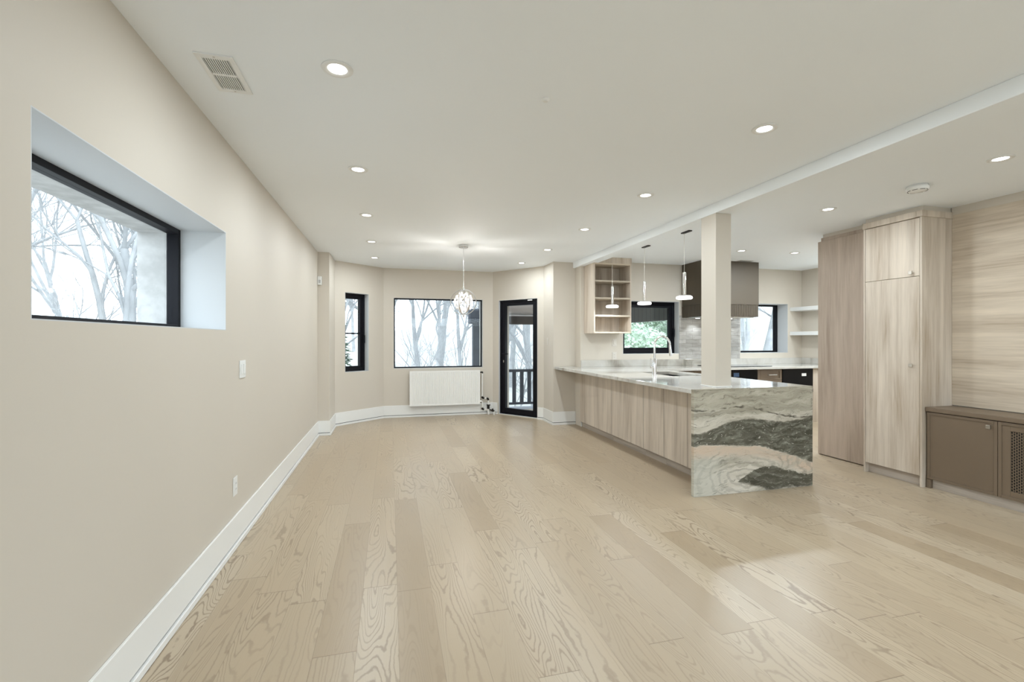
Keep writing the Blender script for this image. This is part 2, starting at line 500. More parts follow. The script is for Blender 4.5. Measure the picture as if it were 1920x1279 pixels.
# inner corners, going clockwise seen from above (outside is to the left of travel)
PTS = [(-.97, -3.2), (-.97, 6.93), (-.82, 6.93), (-.82, 7.60), (-.105, 8.20), (1.80, 8.20), (2.475, 7.33),
       (2.475, 6.86), (2.84, 6.86), (2.84, 6.64), (7.05, 6.64), (7.05, 4.36), (5.47, 4.36), (5.47, 3.13), (5.05, 3.13), (5.05, -3.2)]
def seg_wall(A, B, openings, t=TW, m=WALL, a_ext=0, b_ext=0, name='wall', lab=None, H0=0, H1=CEIL, outer=None):
    """straight wall A->B, thickness to the left of travel; openings = (s0,s1,z0,z1) in metres along the wall"""
    A = Vector((*A, 0)); B = Vector((*B, 0)); d = (B-A); L = d.length; d.normalize()
    nrm = Vector((-d.y, d.x, 0))
    mb = MB()
    def piece(s0, s1, z0, z1, e0=0, e1=0):
        if s1-s0 < 1e-4 or z1-z0 < 1e-4: return
        p = [A+d*s0, A+d*s1, A+d*(s1+e1)+nrm*t, A+d*(s0-e0)+nrm*t]
        mb.prism([(q.x, q.y) for q in p], z0, z1)
    ops = sorted(openings); cur = 0
    for i, (s0, s1, z0, z1) in enumerate(ops):
        piece(cur, s0, H0, H1, a_ext if cur == 0 else 0, 0)
        piece(s0, s1, H0, z0); piece(s0, s1, z1, H1)
        cur = s1
    piece(cur, L, H0, H1, a_ext if cur == 0 else 0, b_ext)
    o = mb.build(name, m)
    tag(o, kind='structure')
    return o
def miter(i):
    """signed extension at corner i for thickness TW"""
    a, b, c = [Vector(PTS[(i+k) % len(PTS)]) for k in (-1, 0, 1)]
    d1 = (b-a).normalized(); d2 = (c-b).normalized()
    cr_ = d1.x*d2.y-d1.y*d2.x; dt = d1.dot(d2)
    ang = math.atan2(cr_, dt)          # left turn positive
    return -TW*math.tan(ang/2)
def U(i):
    a = Vector(PTS[i]); b = Vector(PTS[(i+1) % len(PTS)])
    d = (b-a).normalized(); return a, d
wall_names = ['wall_left', 'wall_pilaster', 'wall_pilaster_side', 'wall_bay_left', 'wall_bay_centre', 'wall_bay_right', 'wall_bay_return',
              'wall_jog', 'wall_jog_side', 'wall_kitchen', 'wall_kitchen_right', 'wall_pantry_back', 'wall_niche_back', 'wall_niche_side', 'wall_right', 'wall_back']
# openings, metres along each wall
d_left = (Vector(PTS[4])-Vector(PTS[3])); LL = d_left.length
d_right = (Vector(PTS[6])-Vector(PTS[5])); LR = d_right.length
WIN_L = (3.2+1.595, 3.2+3.19, 1.395, 1.995)
WIN_BL = (.195*LL, .675*LL, .82, 2.085)
WIN_BC = (.062+.105, 1.613+.105, .84, 2.055)
DOOR = (.125*LR, .885*LR, .012, 2.035)
WIN_K1 = (3.56-2.84, 4.57-2.84, 1.108, 1.955)
WIN_K2 = (5.76-2.84, 6.75-2.84, 1.107, 1.96)
WIN_B = (.45, 5.4, .08, 2.30)  # unseen wide glazing added behind the camera to let in daylight
WIN_KR_FILL = (.65, 2.05, .95, 2.2)  # unseen, guessed from floor glare and added to brighten the kitchen
WIN_R_FILL = (4.2, 6.2, .3, 2.2)  # unseen, added for daylight on the left wall and ceiling
openings = {0: [WIN_L], 10: [WIN_KR_FILL], 14: [WIN_R_FILL], 3: [WIN_BL], 4: [WIN_BC], 5: [DOOR], 9: [WIN_K1, WIN_K2], 15: [WIN_B]}
for i in range(len(PTS)):
    A_, B_ = PTS[i], PTS[(i+1) % len(PTS)]
    seg_wall(A_, B_, openings.get(i, []), t=(.44 if i == 0 else TW), a_ext=miter(i), b_ext=miter((i+1) % len(PTS)), name=wall_names[i])

fl = MB().box(-1.45, -3.6, -.12, 7.4, 8.55, 0).build('floor', FLOORM); tag(fl, kind='structure')
ce = MB().box(-1.45, -3.6, CEIL, 7.4, 8.55, CEIL+.15).build('ceiling', CEILM); tag(ce, kind='structure')
bm_ = MB().box(2.803, -3.2, 2.468, 2.965, 6.86, CEIL).build('ceiling_beam', CEILM, bevel=.003)
# the beam is boxed drywall running into the wall; keep it clear of the kitchen wall face
bm_.data.clear_geometry()
mbb = MB().box(2.803, -3.2, 2.468, 2.965, 6.64, CEIL).box(2.803, 6.64, 2.468, 2.84, 6.86, CEIL)
bm_.data.from_pydata(mbb.v, [], mbb.f); bm_.data.update()
tag(bm_, 'cream drywall ceiling beam running from the room to the kitchen wall', 'beam', kind='structure')
post = MB().box(2.803, 3.53, .914, 2.965, 3.73, 2.468).build('support_post', WALL, bevel=.004)
tag(post, 'square cream support post standing on the peninsula counter', 'post', kind='structure')
tr = MB().box(2.797, 3.524, .914, 2.971, 3.736, .922).build('trim_1', TRIM, bevel=.002); tag(tr, kind='structure')

# white painted linings of the deep openings (reveals)
def lining(i, op, depth, name, th=.004, m=REVEAL):
    a, d = U(i); n_ = Vector((-d.y, d.x))
    s0, s1, z0, z1 = op
    mb = MB()
    def q(sa, sb, za, zb):
        p = [a+d*sa, a+d*sb, a+d*sb+n_*depth, a+d*sa+n_*depth]
        mb.prism([(v.x, v.y) for v in p], za, zb)
    q(s0, s0+th, z0, z1); q(s1-th, s1, z0, z1)
    q(s0+th, s1-th, z0, z0+th); q(s0+th, s1-th, z1-th, z1)
    o = mb.build(name, m); tag(o, kind='structure')
    return o
lining(0, WIN_L, .245, 'trim_2')
a_, d_ = U(0); mb_ = MB(); s0_, s1_, z0_, z1_ = WIN_L
for (sa, sb, za, zb) in ((s0_, s0_+.03, z0_, z1_), (s1_-.03, s1_, z0_, z1_), (s0_+.03, s1_-.03, z0_, z0_+.01), (s0_+.03, s1_-.03, z1_-.03, z1_)):
    mb_.box(-.97-.45, a_.y+sa, za, -.97-.302, a_.y+sb, zb)
tag(mb_.build('trim_9', EXT), kind='structure')
lining(3, WIN_BL, .11, 'trim_3')
lining(4, WIN_BC, .05, 'trim_4')
lining(5, DOOR, .07, 'trim_5')
lining(9, WIN_K1, .13, 'trim_6')
lining(9, WIN_K2, .23, 'trim_7')

def window(i, op, depth, name, fw=.045, fd=.07, mull=None, handle=None, inner=None, m=BLACK):
    """framed glazing standing in the opening, face `depth` behind the inner wall plane"""
    a, d = U(i); n_ = Vector((-d.y, d.x)); s0, s1, z0, z1 = op
    e = .002
    s0 += e; s1 -= e; z0 += e; z1 -= e
    c = a+d*((s0+s1)/2)+n_*(depth+fd/2)
    root = empty(name, (c.x, c.y, z0), kind='structure')
    def q(mb, sa, sb, za, zb, da, db):
        p = [a+d*sa+n_*da, a+d*sb+n_*da, a+d*sb+n_*db, a+d*sa+n_*db]
        mb.prism([(v.x, v.y) for v in p], za, zb)
    mb = MB()
    q(mb, s0, s0+fw, z0, z1, depth, depth+fd); q(mb, s1-fw, s1, z0, z1, depth, depth+fd)
    q(mb, s0+fw, s1-fw, z0, z0+fw, depth, depth+fd); q(mb, s0+fw, s1-fw, z1-fw, z1, depth, depth+fd)
    mb.build('window_frame', m, root, bevel=.002)
    g0, g1, h0, h1 = s0+fw, s1-fw, z0+fw, z1-fw
    if inner:
        iw = inner
        mb = MB(); da, db = depth+.012, depth+fd-.01
        q(mb, g0, g0+iw, h0, h1, da, db); q(mb, g1-iw, g1, h0, h1, da, db)
        q(mb, g0+iw, g1-iw, h0, h0+iw, da, db); q(mb, g0+iw, g1-iw, h1-iw, h1, da, db)
        mb.build('sash', m, root, bevel=.002)
        g0 += iw; g1 -= iw; h0 += iw; h1 -= iw
    rows = [(h0, h1)]
    if mull:
        mb = MB(); q(mb, g0, g1, mull-.012, mull+.012, depth+.015, depth+fd-.015); mb.build('mullion', m, root)
        rows = [(h0, mull-.012), (mull+.012, h1)]
    for (ha, hb) in rows:
        mb = MB(); q(mb, g0, g1, ha, hb, depth+fd*.5, depth+fd*.5+.006); mb.build('pane', GLASS, root)
    if handle:
        hs, hz = handle
        mb = MB(); q(mb, hs-.012, hs+.012, hz-.035, hz+.035, depth-.012, depth)
        q(mb, hs-.009, hs+.009, hz-.11, hz+.02, depth-.034, depth-.018)
        q(mb, hs-.007, hs+.007, hz-.007, hz+.007, depth-.02, depth-.01)
        mb.build('window_handle', m, root, bevel=.002)
    return root
window(0, WIN_L, .24, 'window_1', fw=.030, fd=.06)
window(3, WIN_BL, .10, 'window_2', fw=.05, fd=.08, mull=1.437, handle=(WIN_BL[1]-.03, 1.39), inner=.035)
window(4, WIN_BC, .045, 'window_3', fw=.022, fd=.07)
window(9, WIN_K1, .12, 'window_4', fw=.05, fd=.08, handle=(WIN_K1[1]-.03, 1.49), inner=.045)
window(9, WIN_K2, .22, 'window_5', fw=.03, fd=.08)
window(15, WIN_B, .10, 'fill_window_6', fw=.06, fd=.08)  # this and the next two are unseen glazing added for daylight
window(10, WIN_KR_FILL, .10, 'fill_window_7', fw=.06, fd=.08)
window(14, WIN_R_FILL, .10, 'fill_window_8', fw=.06, fd=.08)

# glazed door in the right side of the bay
def make_door():
    a, d = U(5); n_ = Vector((-d.y, d.x)); s0, s1, z0, z1 = DOOR
    s0 += .006; s1 -= .006; z1 -= .006
    c = a+d*((s0+s1)/2)
    root = empty('door_1', (c.x, c.y, z0), kind='structure')
    D0 = .03
    def q(mb, sa, sb, za, zb, da, db):
        p = [a+d*sa+n_*da, a+d*sb+n_*da, a+d*sb+n_*db, a+d*sa+n_*db]
        mb.prism([(v.x, v.y) for v in p], za, zb)
    fw = .035
    mb = MB()
    q(mb, s0, s0+fw, z0, z1, D0, D0+.09); q(mb, s1-fw, s1, z0, z1, D0, D0+.09)
    q(mb, s0+fw, s1-fw, z0, z0+.02, D0, D0+.09); q(mb, s0+fw, s1-fw, z1-fw, z1, D0, D0+.09)
    mb.build('door_frame', BLACK, root, bevel=.002)
    g0, g1, h0, h1 = s0+fw+.003, s1-fw-.003, z0+.023, z1-fw-.003
    sw = .075
    mb = MB(); da, db = D0+.008, D0+.07
    q(mb, g0, g0+sw, h0, h1, da, db); q(mb, g1-sw, g1, h0, h1, da, db)
    q(mb, g0+sw, g1-sw, h0, h0+sw+.01, da, db); q(mb, g0+sw, g1-sw, h1-sw*.75, h1, da, db)
    leaf = mb.build('door_leaf', BLACK, root, bevel=.002)
    mb = MB(); q(mb, g0+sw, g1-sw, h0+sw+.01, h1-sw*.75, D0+.038, D0+.044); mb.build('pane', GLASS, root)
    def pt(s_, dd, z_):
        v = a+d*s_+n_*dd; return (v.x, v.y, z_)
    hs, hz = g0+.04, 1.085
    mb = MB(); mb.tube([pt(hs, D0+.008, hz), pt(hs, D0-.04, hz)], .009, 10)
    mb.tube([pt(hs-.008, D0-.04, hz), pt(hs+.13, D0-.04, hz)], .008, 10)
    mb.tube([pt(hs, D0+.008, hz), pt(hs, D0+.002, hz)], .022, 14)
    mb.build('door_handle', BLACK, root, smooth=True)
    mb = MB(); q(mb, hs-.008, hs+.008, .93, .97, D0+.0, D0+.008); tag(mb.build('lock_cylinder', NICKEL, root, bevel=.002), 'small bright lock cylinder')
    mb = MB(); q(mb, g1-.17, g1-.08, z1-.028, z1-.004, D0-.014, D0)
    tag(mb.build('door_contact_sensor', WHITE, root, bevel=.002), 'small white contact sensor')
make_door()

# baseboards: flat board, hairline gap with its shade put in as a dark strip, small shoe strip
def baseboard(name, pts, h=.205, t=.014, st=.024):
    """pts in travel order, room on the right"""
    P = [Vector(p) for p in pts]; n_ = len(P)
    def offs(dist):
        out = []
        for k in range(n_):
            if k == 0: d = (P[1]-P[0]).normalized(); nn = Vector((d.y, -d.x)); out.append(P[0]+nn*dist)
            elif k == n_-1: d = (P[-1]-P[-2]).normalized(); nn = Vector((d.y, -d.x)); out.append(P[-1]+nn*dist)
            else:
                d1 = (P[k]-P[k-1]).normalized(); d2 = (P[k+1]-P[k]).normalized()
                n1 = Vector((d1.y, -d1.x)); n2 = Vector((d2.y, -d2.x))
                b = (n1+n2).normalized(); out.append(P[k]+b*(dist/max(.3, b.dot(n1))))
        return out
    a = offs(.001); b = offs(t); c = offs(st)
    root = empty(name, (pts[0][0], pts[0][1], 0), kind='structure')
    mb = MB(); m2 = MB(); m3 = MB()
    for k in range(n_-1):
        mb.prism([a[k], a[k+1], b[k+1], b[k]], .040, h)
        m2.prism([a[k], a[k+1], c[k+1], c[k]], .0005, .032)
        g = offs(t-.008)
        m3.prism([a[k], a[k+1], g[k+1], g[k]], .032, .040)
    mb.build('board', TRIM, root, bevel=.0025); m2.build('shoe_strip', TRIM, root, bevel=.003); m3.build('gap_shade', SLOT, root)
baseboard('baseboard_left', PTS[0:6]+[(1.80+.6750*.10, 8.20-.87*.10)])
baseboard('baseboard_bay', [(1.80+.675*.895, 8.20-.87*.895), PTS[6], PTS[7], PTS[8], (2.84, 6.835)])
baseboard('baseboard_right', [(5.05, 1.00), (5.05, -3.17)])

# ------------------------------------------------------------------ tall cabinets and media unit on the right
def knob(parent, x, y, z):
    """small square cushion knob on a round stem; front faces -x"""
    mb = MB().tube([(x, y, z), (x-.016, y, z)], .007, 12)
    mb.box(x-.030, y-.015, z-.015, x-.016, y+.015, z+.015)
    return tag(mb.build('knob', NICKEL, parent, bevel=.003), 'brushed nickel square knob')

def fridge_cabinet():
    x0, x1, y0, y1 = 4.66, 5.455, 3.134, 3.655
    r = empty('tall_cabinet', (x0, (y0+y1)/2, 0), 'tall pale oak laminate cabinet with two stacked doors beside the low taupe media unit', 'cabinet')
    mb = MB()
    mb.box(x0+.022, y0+.02, .10, x1, y1-.02, 2.455)
    mb.build('body', LAMV, r)
    sp = MB().box(x0-.002, y0-.016, 0, 5.045, y0+.002, 2.455).box(5.045, y0, 0, x1, y0+.018, 2.455)
    sp.build('side_panel', LAMV, r, bevel=.001)
    MB().box(x0-.002, y1-.018, 0, x1, y1, 2.455).build('side_panel', LAMV, r, bevel=.001)
    up = MB().box(x0, y0+.006, 1.921, x0+.020, y1-.021, 2.450).build('door', LAMV, r, bevel=.0012)
    lo = MB().box(x0, y0+.006, .100, x0+.020, y1-.021, 1.917).build('door', LAMV, r, bevel=.0012)
    knob(up, x0, 3.20, 1.956); knob(lo, x0, 3.20, 1.101)
    MB().box(x0+.045, y0+.003, 0, x0+.06, y1-.019, .10).build('toe_kick', TOEK, r)
    cr_ = MB()
    cr_.box(x0-.014, y0-.028, 2.455, 5.045, y0+.02, 2.512)
    cr_.box(x0-.014, y0+.02, 2.455, x0+.03, y1, 2.512)
    cr_.build('crown', LAMV, r, bevel=.002)
    MB().box(x0+.02, y0-.01, 2.512, 5.045, y1-.01, CEIL).build('ceiling_filler', WALL, r)
fridge_cabinet()

def pantry_panel():
    x0, x1, y0, y1 = 4.84, 5.455, 3.66, 4.335
    r = empty('pantry_cabinet', (x0, (y0+y1)/2, 0), 'set-back plain floor to ceiling oak laminate pantry nearest the kitchen window', 'cabinet')
    MB().box(x0+.021, y0, .012, x1, y1-.02, 2.475).build('body', LAM_SHADED, r)
    MB().box(x0, y0, .012, x0+.019, y1, 2.475).build('door', LAM_SHADED, r, bevel=.0015)
    MB().box(x0+.005, y1-.019, 0, x1, y1-.001, 2.475).build('side_panel', LAM_SHADED, r)
    MB().box(x0+.03, y0, 0, x0+.05, y1-.02, .012).build('toe_kick', TOEK, r)
    MB().box(x0+.012, y0, 2.475, x1, y1-.03, 2.515).build('crown', LAM_SHADED, r)
    MB().box(x0+.03, y0, 2.515, x1, y1-.04, CEIL).build('ceiling_filler', WALL, r)
pantry_panel()

wp = MB().box(5.030, -.5, .735, 5.049, 3.116, 2.487).build('wall_panelling', LAMH)
tag(wp, 'horizontally grained oak laminate wall panel above the low media unit', 'wall panel', kind='structure')
tb = MB().box(5.026, -.5, 2.487, 5.049, 3.116, CEIL).build('trim_8', WALL); tag(tb, kind='structure')

def shaker_door(parent, x, y0, y1, z0, z1, m, rail=.022, t=.02, panel=True, cane=False):
    mb = MB()
    rw = rail
    mb.box(x, y0, z0, x+t, y0+rw, z1).box(x, y1-rw, z0, x+t, y1, z1)
    mb.box(x, y0+rw, z0, x+t, y1-rw, z0+rw).box(x, y0+rw, z1-rw, x+t, y1-rw, z1)
    if not cane:
        mb.box(x+.006, y0+rw, z0+rw, x+t, y1-rw, z1-rw)
        return mb.build('door', m, parent, bevel=.0015)
    # inner flat frame and the perforated sheet
    fw = .052
    a0, a1, b0, b1 = y0+rw, y1-rw, z0+rw, z1-rw
    mb.box(x+.006, a0, b0, x+t, a0+fw, b1).box(x+.006, a1-fw, b0, x+t, a1, b1)
    mb.box(x+.006, a0+fw, b0, x+t, a1-fw, b0+fw*.8).box(x+.006, a0+fw, b1-fw*.8, x+t, a1-fw, b1)
    d = mb.build('door', m, parent, bevel=.0015)
    a0 += fw; a1 -= fw; b0 += fw*.8; b1 -= fw*.8
    g = MB(); nc = int((a1-a0)/.014); cw = (a1-a0)/nc; nr = int((b1-b0)/.0225); ch = (b1-b0)/nr
    for i in range(nc+1):
        yy = a1-i*cw; g.box(x+.010, yy-.0022, b0, x+.014, yy+.0022, b1)
    for i in range(nc):
        for j in range(nr+1):
            zz = b0+(j+(.5 if i % 2 else 0))*ch
            if zz > b1: continue
            yy = a1-i*cw
            g.box(x+.0105, yy-cw+.0022, zz-.003, x+.0135, yy-.0022, zz+.003)
    g.build('perforated_sheet', m, d)
    MB().box(x+.017, a0, b0, x+.019, a1, b1).build('dark_backing', SLOT, d)
    return d

def media_unit():
    xf = 4.70
    y0, y1 = 1.00, 3.112
    r = empty('media_cabinet', (xf, (y0+y1)/2, 0), 'low taupe lacquered media cabinet against the horizontally grained wall panel', 'cabinet')
    MB().box(xf+.022, y0+.01, .085, 5.028, y1-.002, .685).build('body', TAUPE, r)
    MB().box(xf-.008, y0, .690, 5.028, y1+.002, .728).build('top', TAUPE, r, bevel=.003)
    MB().box(xf+.03, y0+.01, 0, xf+.05, y1-.035, .085).build('toe_kick', TOEK, r)
    MB().box(xf+.0, y1-.034, 0, xf+.05, y1-.004, .078).build('foot', TAUPE, r)
    ys = [(2.602, 3.106), (2.074, 2.598), (1.55, 2.07), (1.02, 1.546)]
    for k, (a, b) in enumerate(ys):
        d = shaker_door(r, xf, a, b, .083, .683, TAUPE, cane=(k in (1, 2)))
        if k == 1: tag(d, 'taupe door with a perforated sheet')
        if k in (0, 3): knob(d, xf, (2.648 if k == 0 else 1.50), .632)
media_unit()

# ------------------------------------------------------------------ peninsula
def peninsula():
    splits = [6.80, 5.60, 4.79, 4.38, 3.97, 3.462]
    labs = ['widest oak laminate base cabinet, meeting the wall at the far end of the peninsula',
            'second oak laminate base cabinet from the far wall along the peninsula front',
            'narrow oak laminate base cabinet in the middle of the peninsula front',
            'narrow oak laminate base cabinet next but one to the marbled end slab',
            'oak laminate base cabinet touching the marbled end slab of the peninsula']
    for k in range(5):
        a, b = splits[k+1], splits[k]
        r = empty('base_cabinet', (2.83, (a+b)/2, 0), labs[k], 'cabinet', 'oak base cabinets along the peninsula')
        top = .62 if k == 1 else .87
        x1 = 3.70
        if k == 0:
            MB().box(2.850, a+.001, .085, x1, 6.0, top).box(2.850, 6.0, .085, 3.44, 6.63, top).build('body', LAMP_PANEL, r)
        elif k == 1:
            MB().box(2.850, a+.001, .085, x1, b-.001, top).box(2.850, a+.001, top, 2.875, b-.001, .872).box(3.66, a+.001, top, x1, b-.001, .872).build('body', LAMP_PANEL, r)
        else:
            MB().box(2.850, a+.001, .085, x1, b-.001, top).build('body', LAMP_PANEL, r)
        bb = b-.0025 if k else 6.63
        MB().box(2.83, a+.0025, .082, 2.849, bb, .872).build('panel', LAMP_PANEL, r, bevel=.001)
        if k < 4: MB().box(2.8312, a-.0024, .084, 2.849, a+.0024, .870).build('gap_shade', SLOT, r)  # dark strip standing in for the shade inside the panel gap
        MB().box(2.862, a+.001, 0, 2.878, b-.001 if k else 6.63, .082).build('toe_kick', TOEK, r)
        if k == 0:
            MB().box(2.842, 6.632, 0, 2.86, 6.638, .872).build('scribe_filler', TRIM, r)
    # counter
    c = empty('peninsula_countertop', (3.1, 3.43, 0), 'polished cream and grey stone peninsula counter with a marbled end slab reaching the floor', 'countertop')
    xs = [2.49, 2.838, 3.17, 3.58, 3.745]
    ys = [3.4452, 3.6, 4.71, 5.43, 5.965, 6.635, 6.855]
    holes = {(2, 2)}
    for i in range(1, 4): holes.add((i, 5))
    s_ = MB().grid_slab(xs, ys, .875, .914, holes)
    s_.build('top_slab', STONE, c, bevel=.003)
    MB().box(2.49, 3.409, 0, 3.745, 3.445, .914).build('waterfall_slab', STONEP, c, bevel=.0015)
peninsula()

def sink():
    r = empty('kitchen_sink', (3.375, 5.07, .66), 'undermount double bowl steel sink in the peninsula counter', 'sink')
    x0, x1, y0, y1, z0, z1 = 3.165, 3.585, 4.705, 5.435, .66, .874
    mb = MB(); t = .004
    mb.box(x0-t, y0-t, z0-t, x1+t, y1+t, z0)
    mb.box(x0-t, y0-t, z0, x0, y1+t, z1).box(x1, y0-t, z0, x1+t, y1+t, z1)
    mb.box(x0, y0-t, z0, x1, y0, z1).box(x0, y1, z0, x1, y1+t, z1)
    mb.build('basin', STEEL, r)
    MB().box(x0, 5.06, z0, x1, 5.08, z1-.06).build('divider', STEEL, r, bevel=.004)
    for yy in (4.88, 5.26):
        MB().lathe([(.0, .004), (.035, .004), (.042, .0005)], (3.375, yy, z0), 20).build('drain', CHROME, r, smooth=True)
sink()

def faucet():
    bx_, by_, bz = 3.075, 4.956, .914
    r = empty('kitchen_faucet', (bx_, by_, bz), 'tall chrome gooseneck faucet with pull-down spray beside the sink', 'faucet')
    mb = MB().lathe([(.028, 0), (.028, .008), (.024, .012), (.023, .19), (.020, .20), (.0, .20)], (bx_, by_, bz), 28)
    mb.build('base', CHROME, r, smooth=True)
    pts = [(bx_, by_, bz+.20)]
    zc = 1.272; rad = .105
    pts.append((bx_, by_, zc))
    for k in range(1, 17):
        a = PI - k*PI*1.02/16
        pts.append((bx_+rad+rad*math.cos(a), by_, zc+rad*math.sin(a)))
    MB().tube(pts, .0125, 16).build('neck', CHROME, r, smooth=True)
    e = Vector(pts[-1])
    MB().tube([e+Vector((0, 0, .005)), e+Vector((.002, 0, -.03)), e+Vector((.006, 0, -.06)), e+Vector((.012, 0, -.125))], [.0135, .015, .017, .019], 18).build('spray_head', CHROME, r, smooth=True)
    MB().tube([(bx_-.02, by_, bz+.09), (bx_-.055, by_, bz+.09)], .014, 14).build('lever_hub', CHROME, r, smooth=True)
    MB().tube([(bx_-.05, by_, bz+.085), (bx_-.052, by_, bz+.20)], [.008, .006], 10).build('lever', CHROME, r, smooth=True)
faucet()

# ------------------------------------------------------------------ kitchen back run
KY = 6.64
def back_run():
    c = empty('kitchen_countertop', (5.3, 6.3, .875), 'polished cream stone counter along the kitchen window wall', 'countertop')
    MB().box(3.7465, 5.965, .875, 7.045, KY-.003, .914).build('top_slab', STONE, c, bevel=.003)
    up = MB().box(2.843, KY-.021, .9142, 7.028, KY-.001, 1.018).box(7.028, 5.965, .9142, 7.048, KY-.001, 1.018)
    up.build('upstand', STONE, c, bevel=.002)
    # taupe run left of the oven
    r = empty('base_cabinet', (4.4, 6.02, 0), 'taupe base cabinet between the sink corner and the built-in oven', 'cabinet')
    MB().box(3.76, 6.042, .10, 5.062, 6.62, .872).build('body', TAUPE, r)
    ydoor(r, 3.765, 4.40, .105, .70); ydoor(r, 4.404, 5.06, .105, .70)
    ydrawer(r, 3.765, 4.40, .705, .868); ydrawer(r, 4.404, 5.06, .705, .868)
    MB().box(3.76, 6.10, 0, 5.062, 6.115, .10).build('toe_kick', SLOT, r)
    # oven
    o = empty('built_in_oven', (5.3, 6.02, .11), 'black glass built-in oven under the cooktop, blue film square on it', 'oven')
    MB().box(5.066, 6.035, .11, 5.542, 6.60, .870).build('body', BLACK, o)
    MB().box(5.068, 6.015, .12, 5.540, 6.034, .69).build('door', BLACKG, o, bevel=.002)
    MB().box(5.068, 6.018, .695, 5.540, 6.034, .868).build('control_panel', BLACKG, o, bevel=.002)
    MB().tube([(5.10, 5.985, .65), (5.51, 5.985, .65)], .009, 10).tube([(5.12, 5.985, .65), (5.12, 6.016, .65)], .006, 8).tube([(5.49, 5.985, .65), (5.49, 6.016, .65)], .006, 8).build('handle', BLACK, o, smooth=True)
    MB().box(5.10, 6.0165, .765, 5.20, 6.0178, .825).build('protective_film', BLUETAG, o)
    # drawers
    d = empty('drawer_cabinet', (5.78, 6.02, 0), 'narrow taupe drawer cabinet between the two black appliances', 'cabinet')
    MB().box(5.546, 6.042, .10, 6.008, 6.62, .872).build('body', TAUPE, d)
    for (z0, z1) in ((.70, .866), (.405, .696), (.105, .401)):
        ydrawer(d, 5.60, 6.006, z0, z1)
    MB().box(5.548, 6.022, .105, 5.597, 6.040, .868).build('stile', TAUPE, d)
    MB().box(5.546, 6.10, 0, 6.008, 6.115, .10).build('toe_kick', SLOT, d)
    # black microwave drawer with cabinet drawer below
    m = empty('microwave_drawer', (6.31, 6.02, .49), 'black built-in microwave drawer with a small white sticker', 'microwave')
    MB().box(6.012, 6.035, .49, 6.612, 6.60, .870).build('body', BLACK, m)
    MB().box(6.014, 6.012, .555, 6.610, 6.034, .868).build('front', BLACKG, m, bevel=.002)
    MB().box(6.014, 6.008, .492, 6.610, 6.034, .55).build('vent_strip', plain('dark_steel', c4(.05, .05, .05), .3, .7), m, bevel=.002)
    MB().box(6.385, 6.0105, .752, 6.475, 6.0118, .797).build('sticker', WHITE, m)
    b = empty('drawer_cabinet', (6.31, 6.02, 0), 'taupe cabinet with one deep drawer below the black microwave', 'cabinet')
    MB().box(6.012, 6.042, .10, 6.612, 6.62, .486).build('body', TAUPE, b)
    ydrawer(b, 6.016, 6.610, .105, .483, handle=False)
    MB().box(6.012, 6.10, 0, 6.612, 6.115, .10).build('toe_kick', SLOT, b)
    e = empty('end_cabinet', (6.83, 6.02, 0), 'brown oak corner base cabinet at the right end of the window wall', 'cabinet')
    MB().box(6.616, 6.02, .0, 7.04, 6.62, .872).build('body', LAMV, e)
    # cooktop
    ck = empty('cooktop', (5.32, 6.33, .914), 'flat black glass induction cooktop under the range hood', 'cooktop')
    MB().box(4.86, 6.03, .9145, 5.83, 6.56, .922).build('glass_surface', BLACKG, ck, bevel=.002)
    MB().box(5.02, 6.10, .922, 5.68, 6.14, .9226).build('control_strip', plain('cooktop_marking', c4(.05, .05, .05), .2), ck)
def yfront(name, r, x0, x1, z0, z1):
    rw = .045; y = 6.02; t = .02
    mb = MB().box(x0, y, z0, x0+rw, y+t, z1).box(x1-rw, y, z0, x1, y+t, z1)
    rz = rw if z1-z0 > .2 else .03
    mb.box(x0+rw, y, z0, x1-rw, y+t, z0+rz).box(x0+rw, y, z1-rz, x1-rw, y+t, z1)
    mb.box(x0+rw, y+.007, z0+rz, x1-rw, y+t, z1-rz)
    return mb.build(name, TAUPE, r, bevel=.0015)
def ydoor(r, x0, x1, z0, z1): return yfront('door', r, x0, x1, z0, z1)
def ydrawer(r, x0, x1, z0, z1, handle=True):
    d = yfront('drawer', r, x0, x1, z0, z1)
    if handle:
        xc, zc = (x0+x1)/2, (z0+z1)/2
        MB().tube([(xc-.08, 5.99, zc), (xc+.08, 5.99, zc)], .007, 10).tube([(xc-.06, 5.99, zc), (xc-.06, 6.028, zc)], .005, 8).tube([(xc+.06, 5.99, zc), (xc+.06, 6.028, zc)], .005, 8).build('handle', NICKEL, d, smooth=True)
    return d
back_run()

tl = MB().box(4.572, KY-.010, 1.0185, 5.745, KY-.0005, 1.73).build('wall_tiles', TILE)
tag(tl, 'grey glazed brick-shaped wall tiles between cooktop and hood', 'tiles', kind='structure')

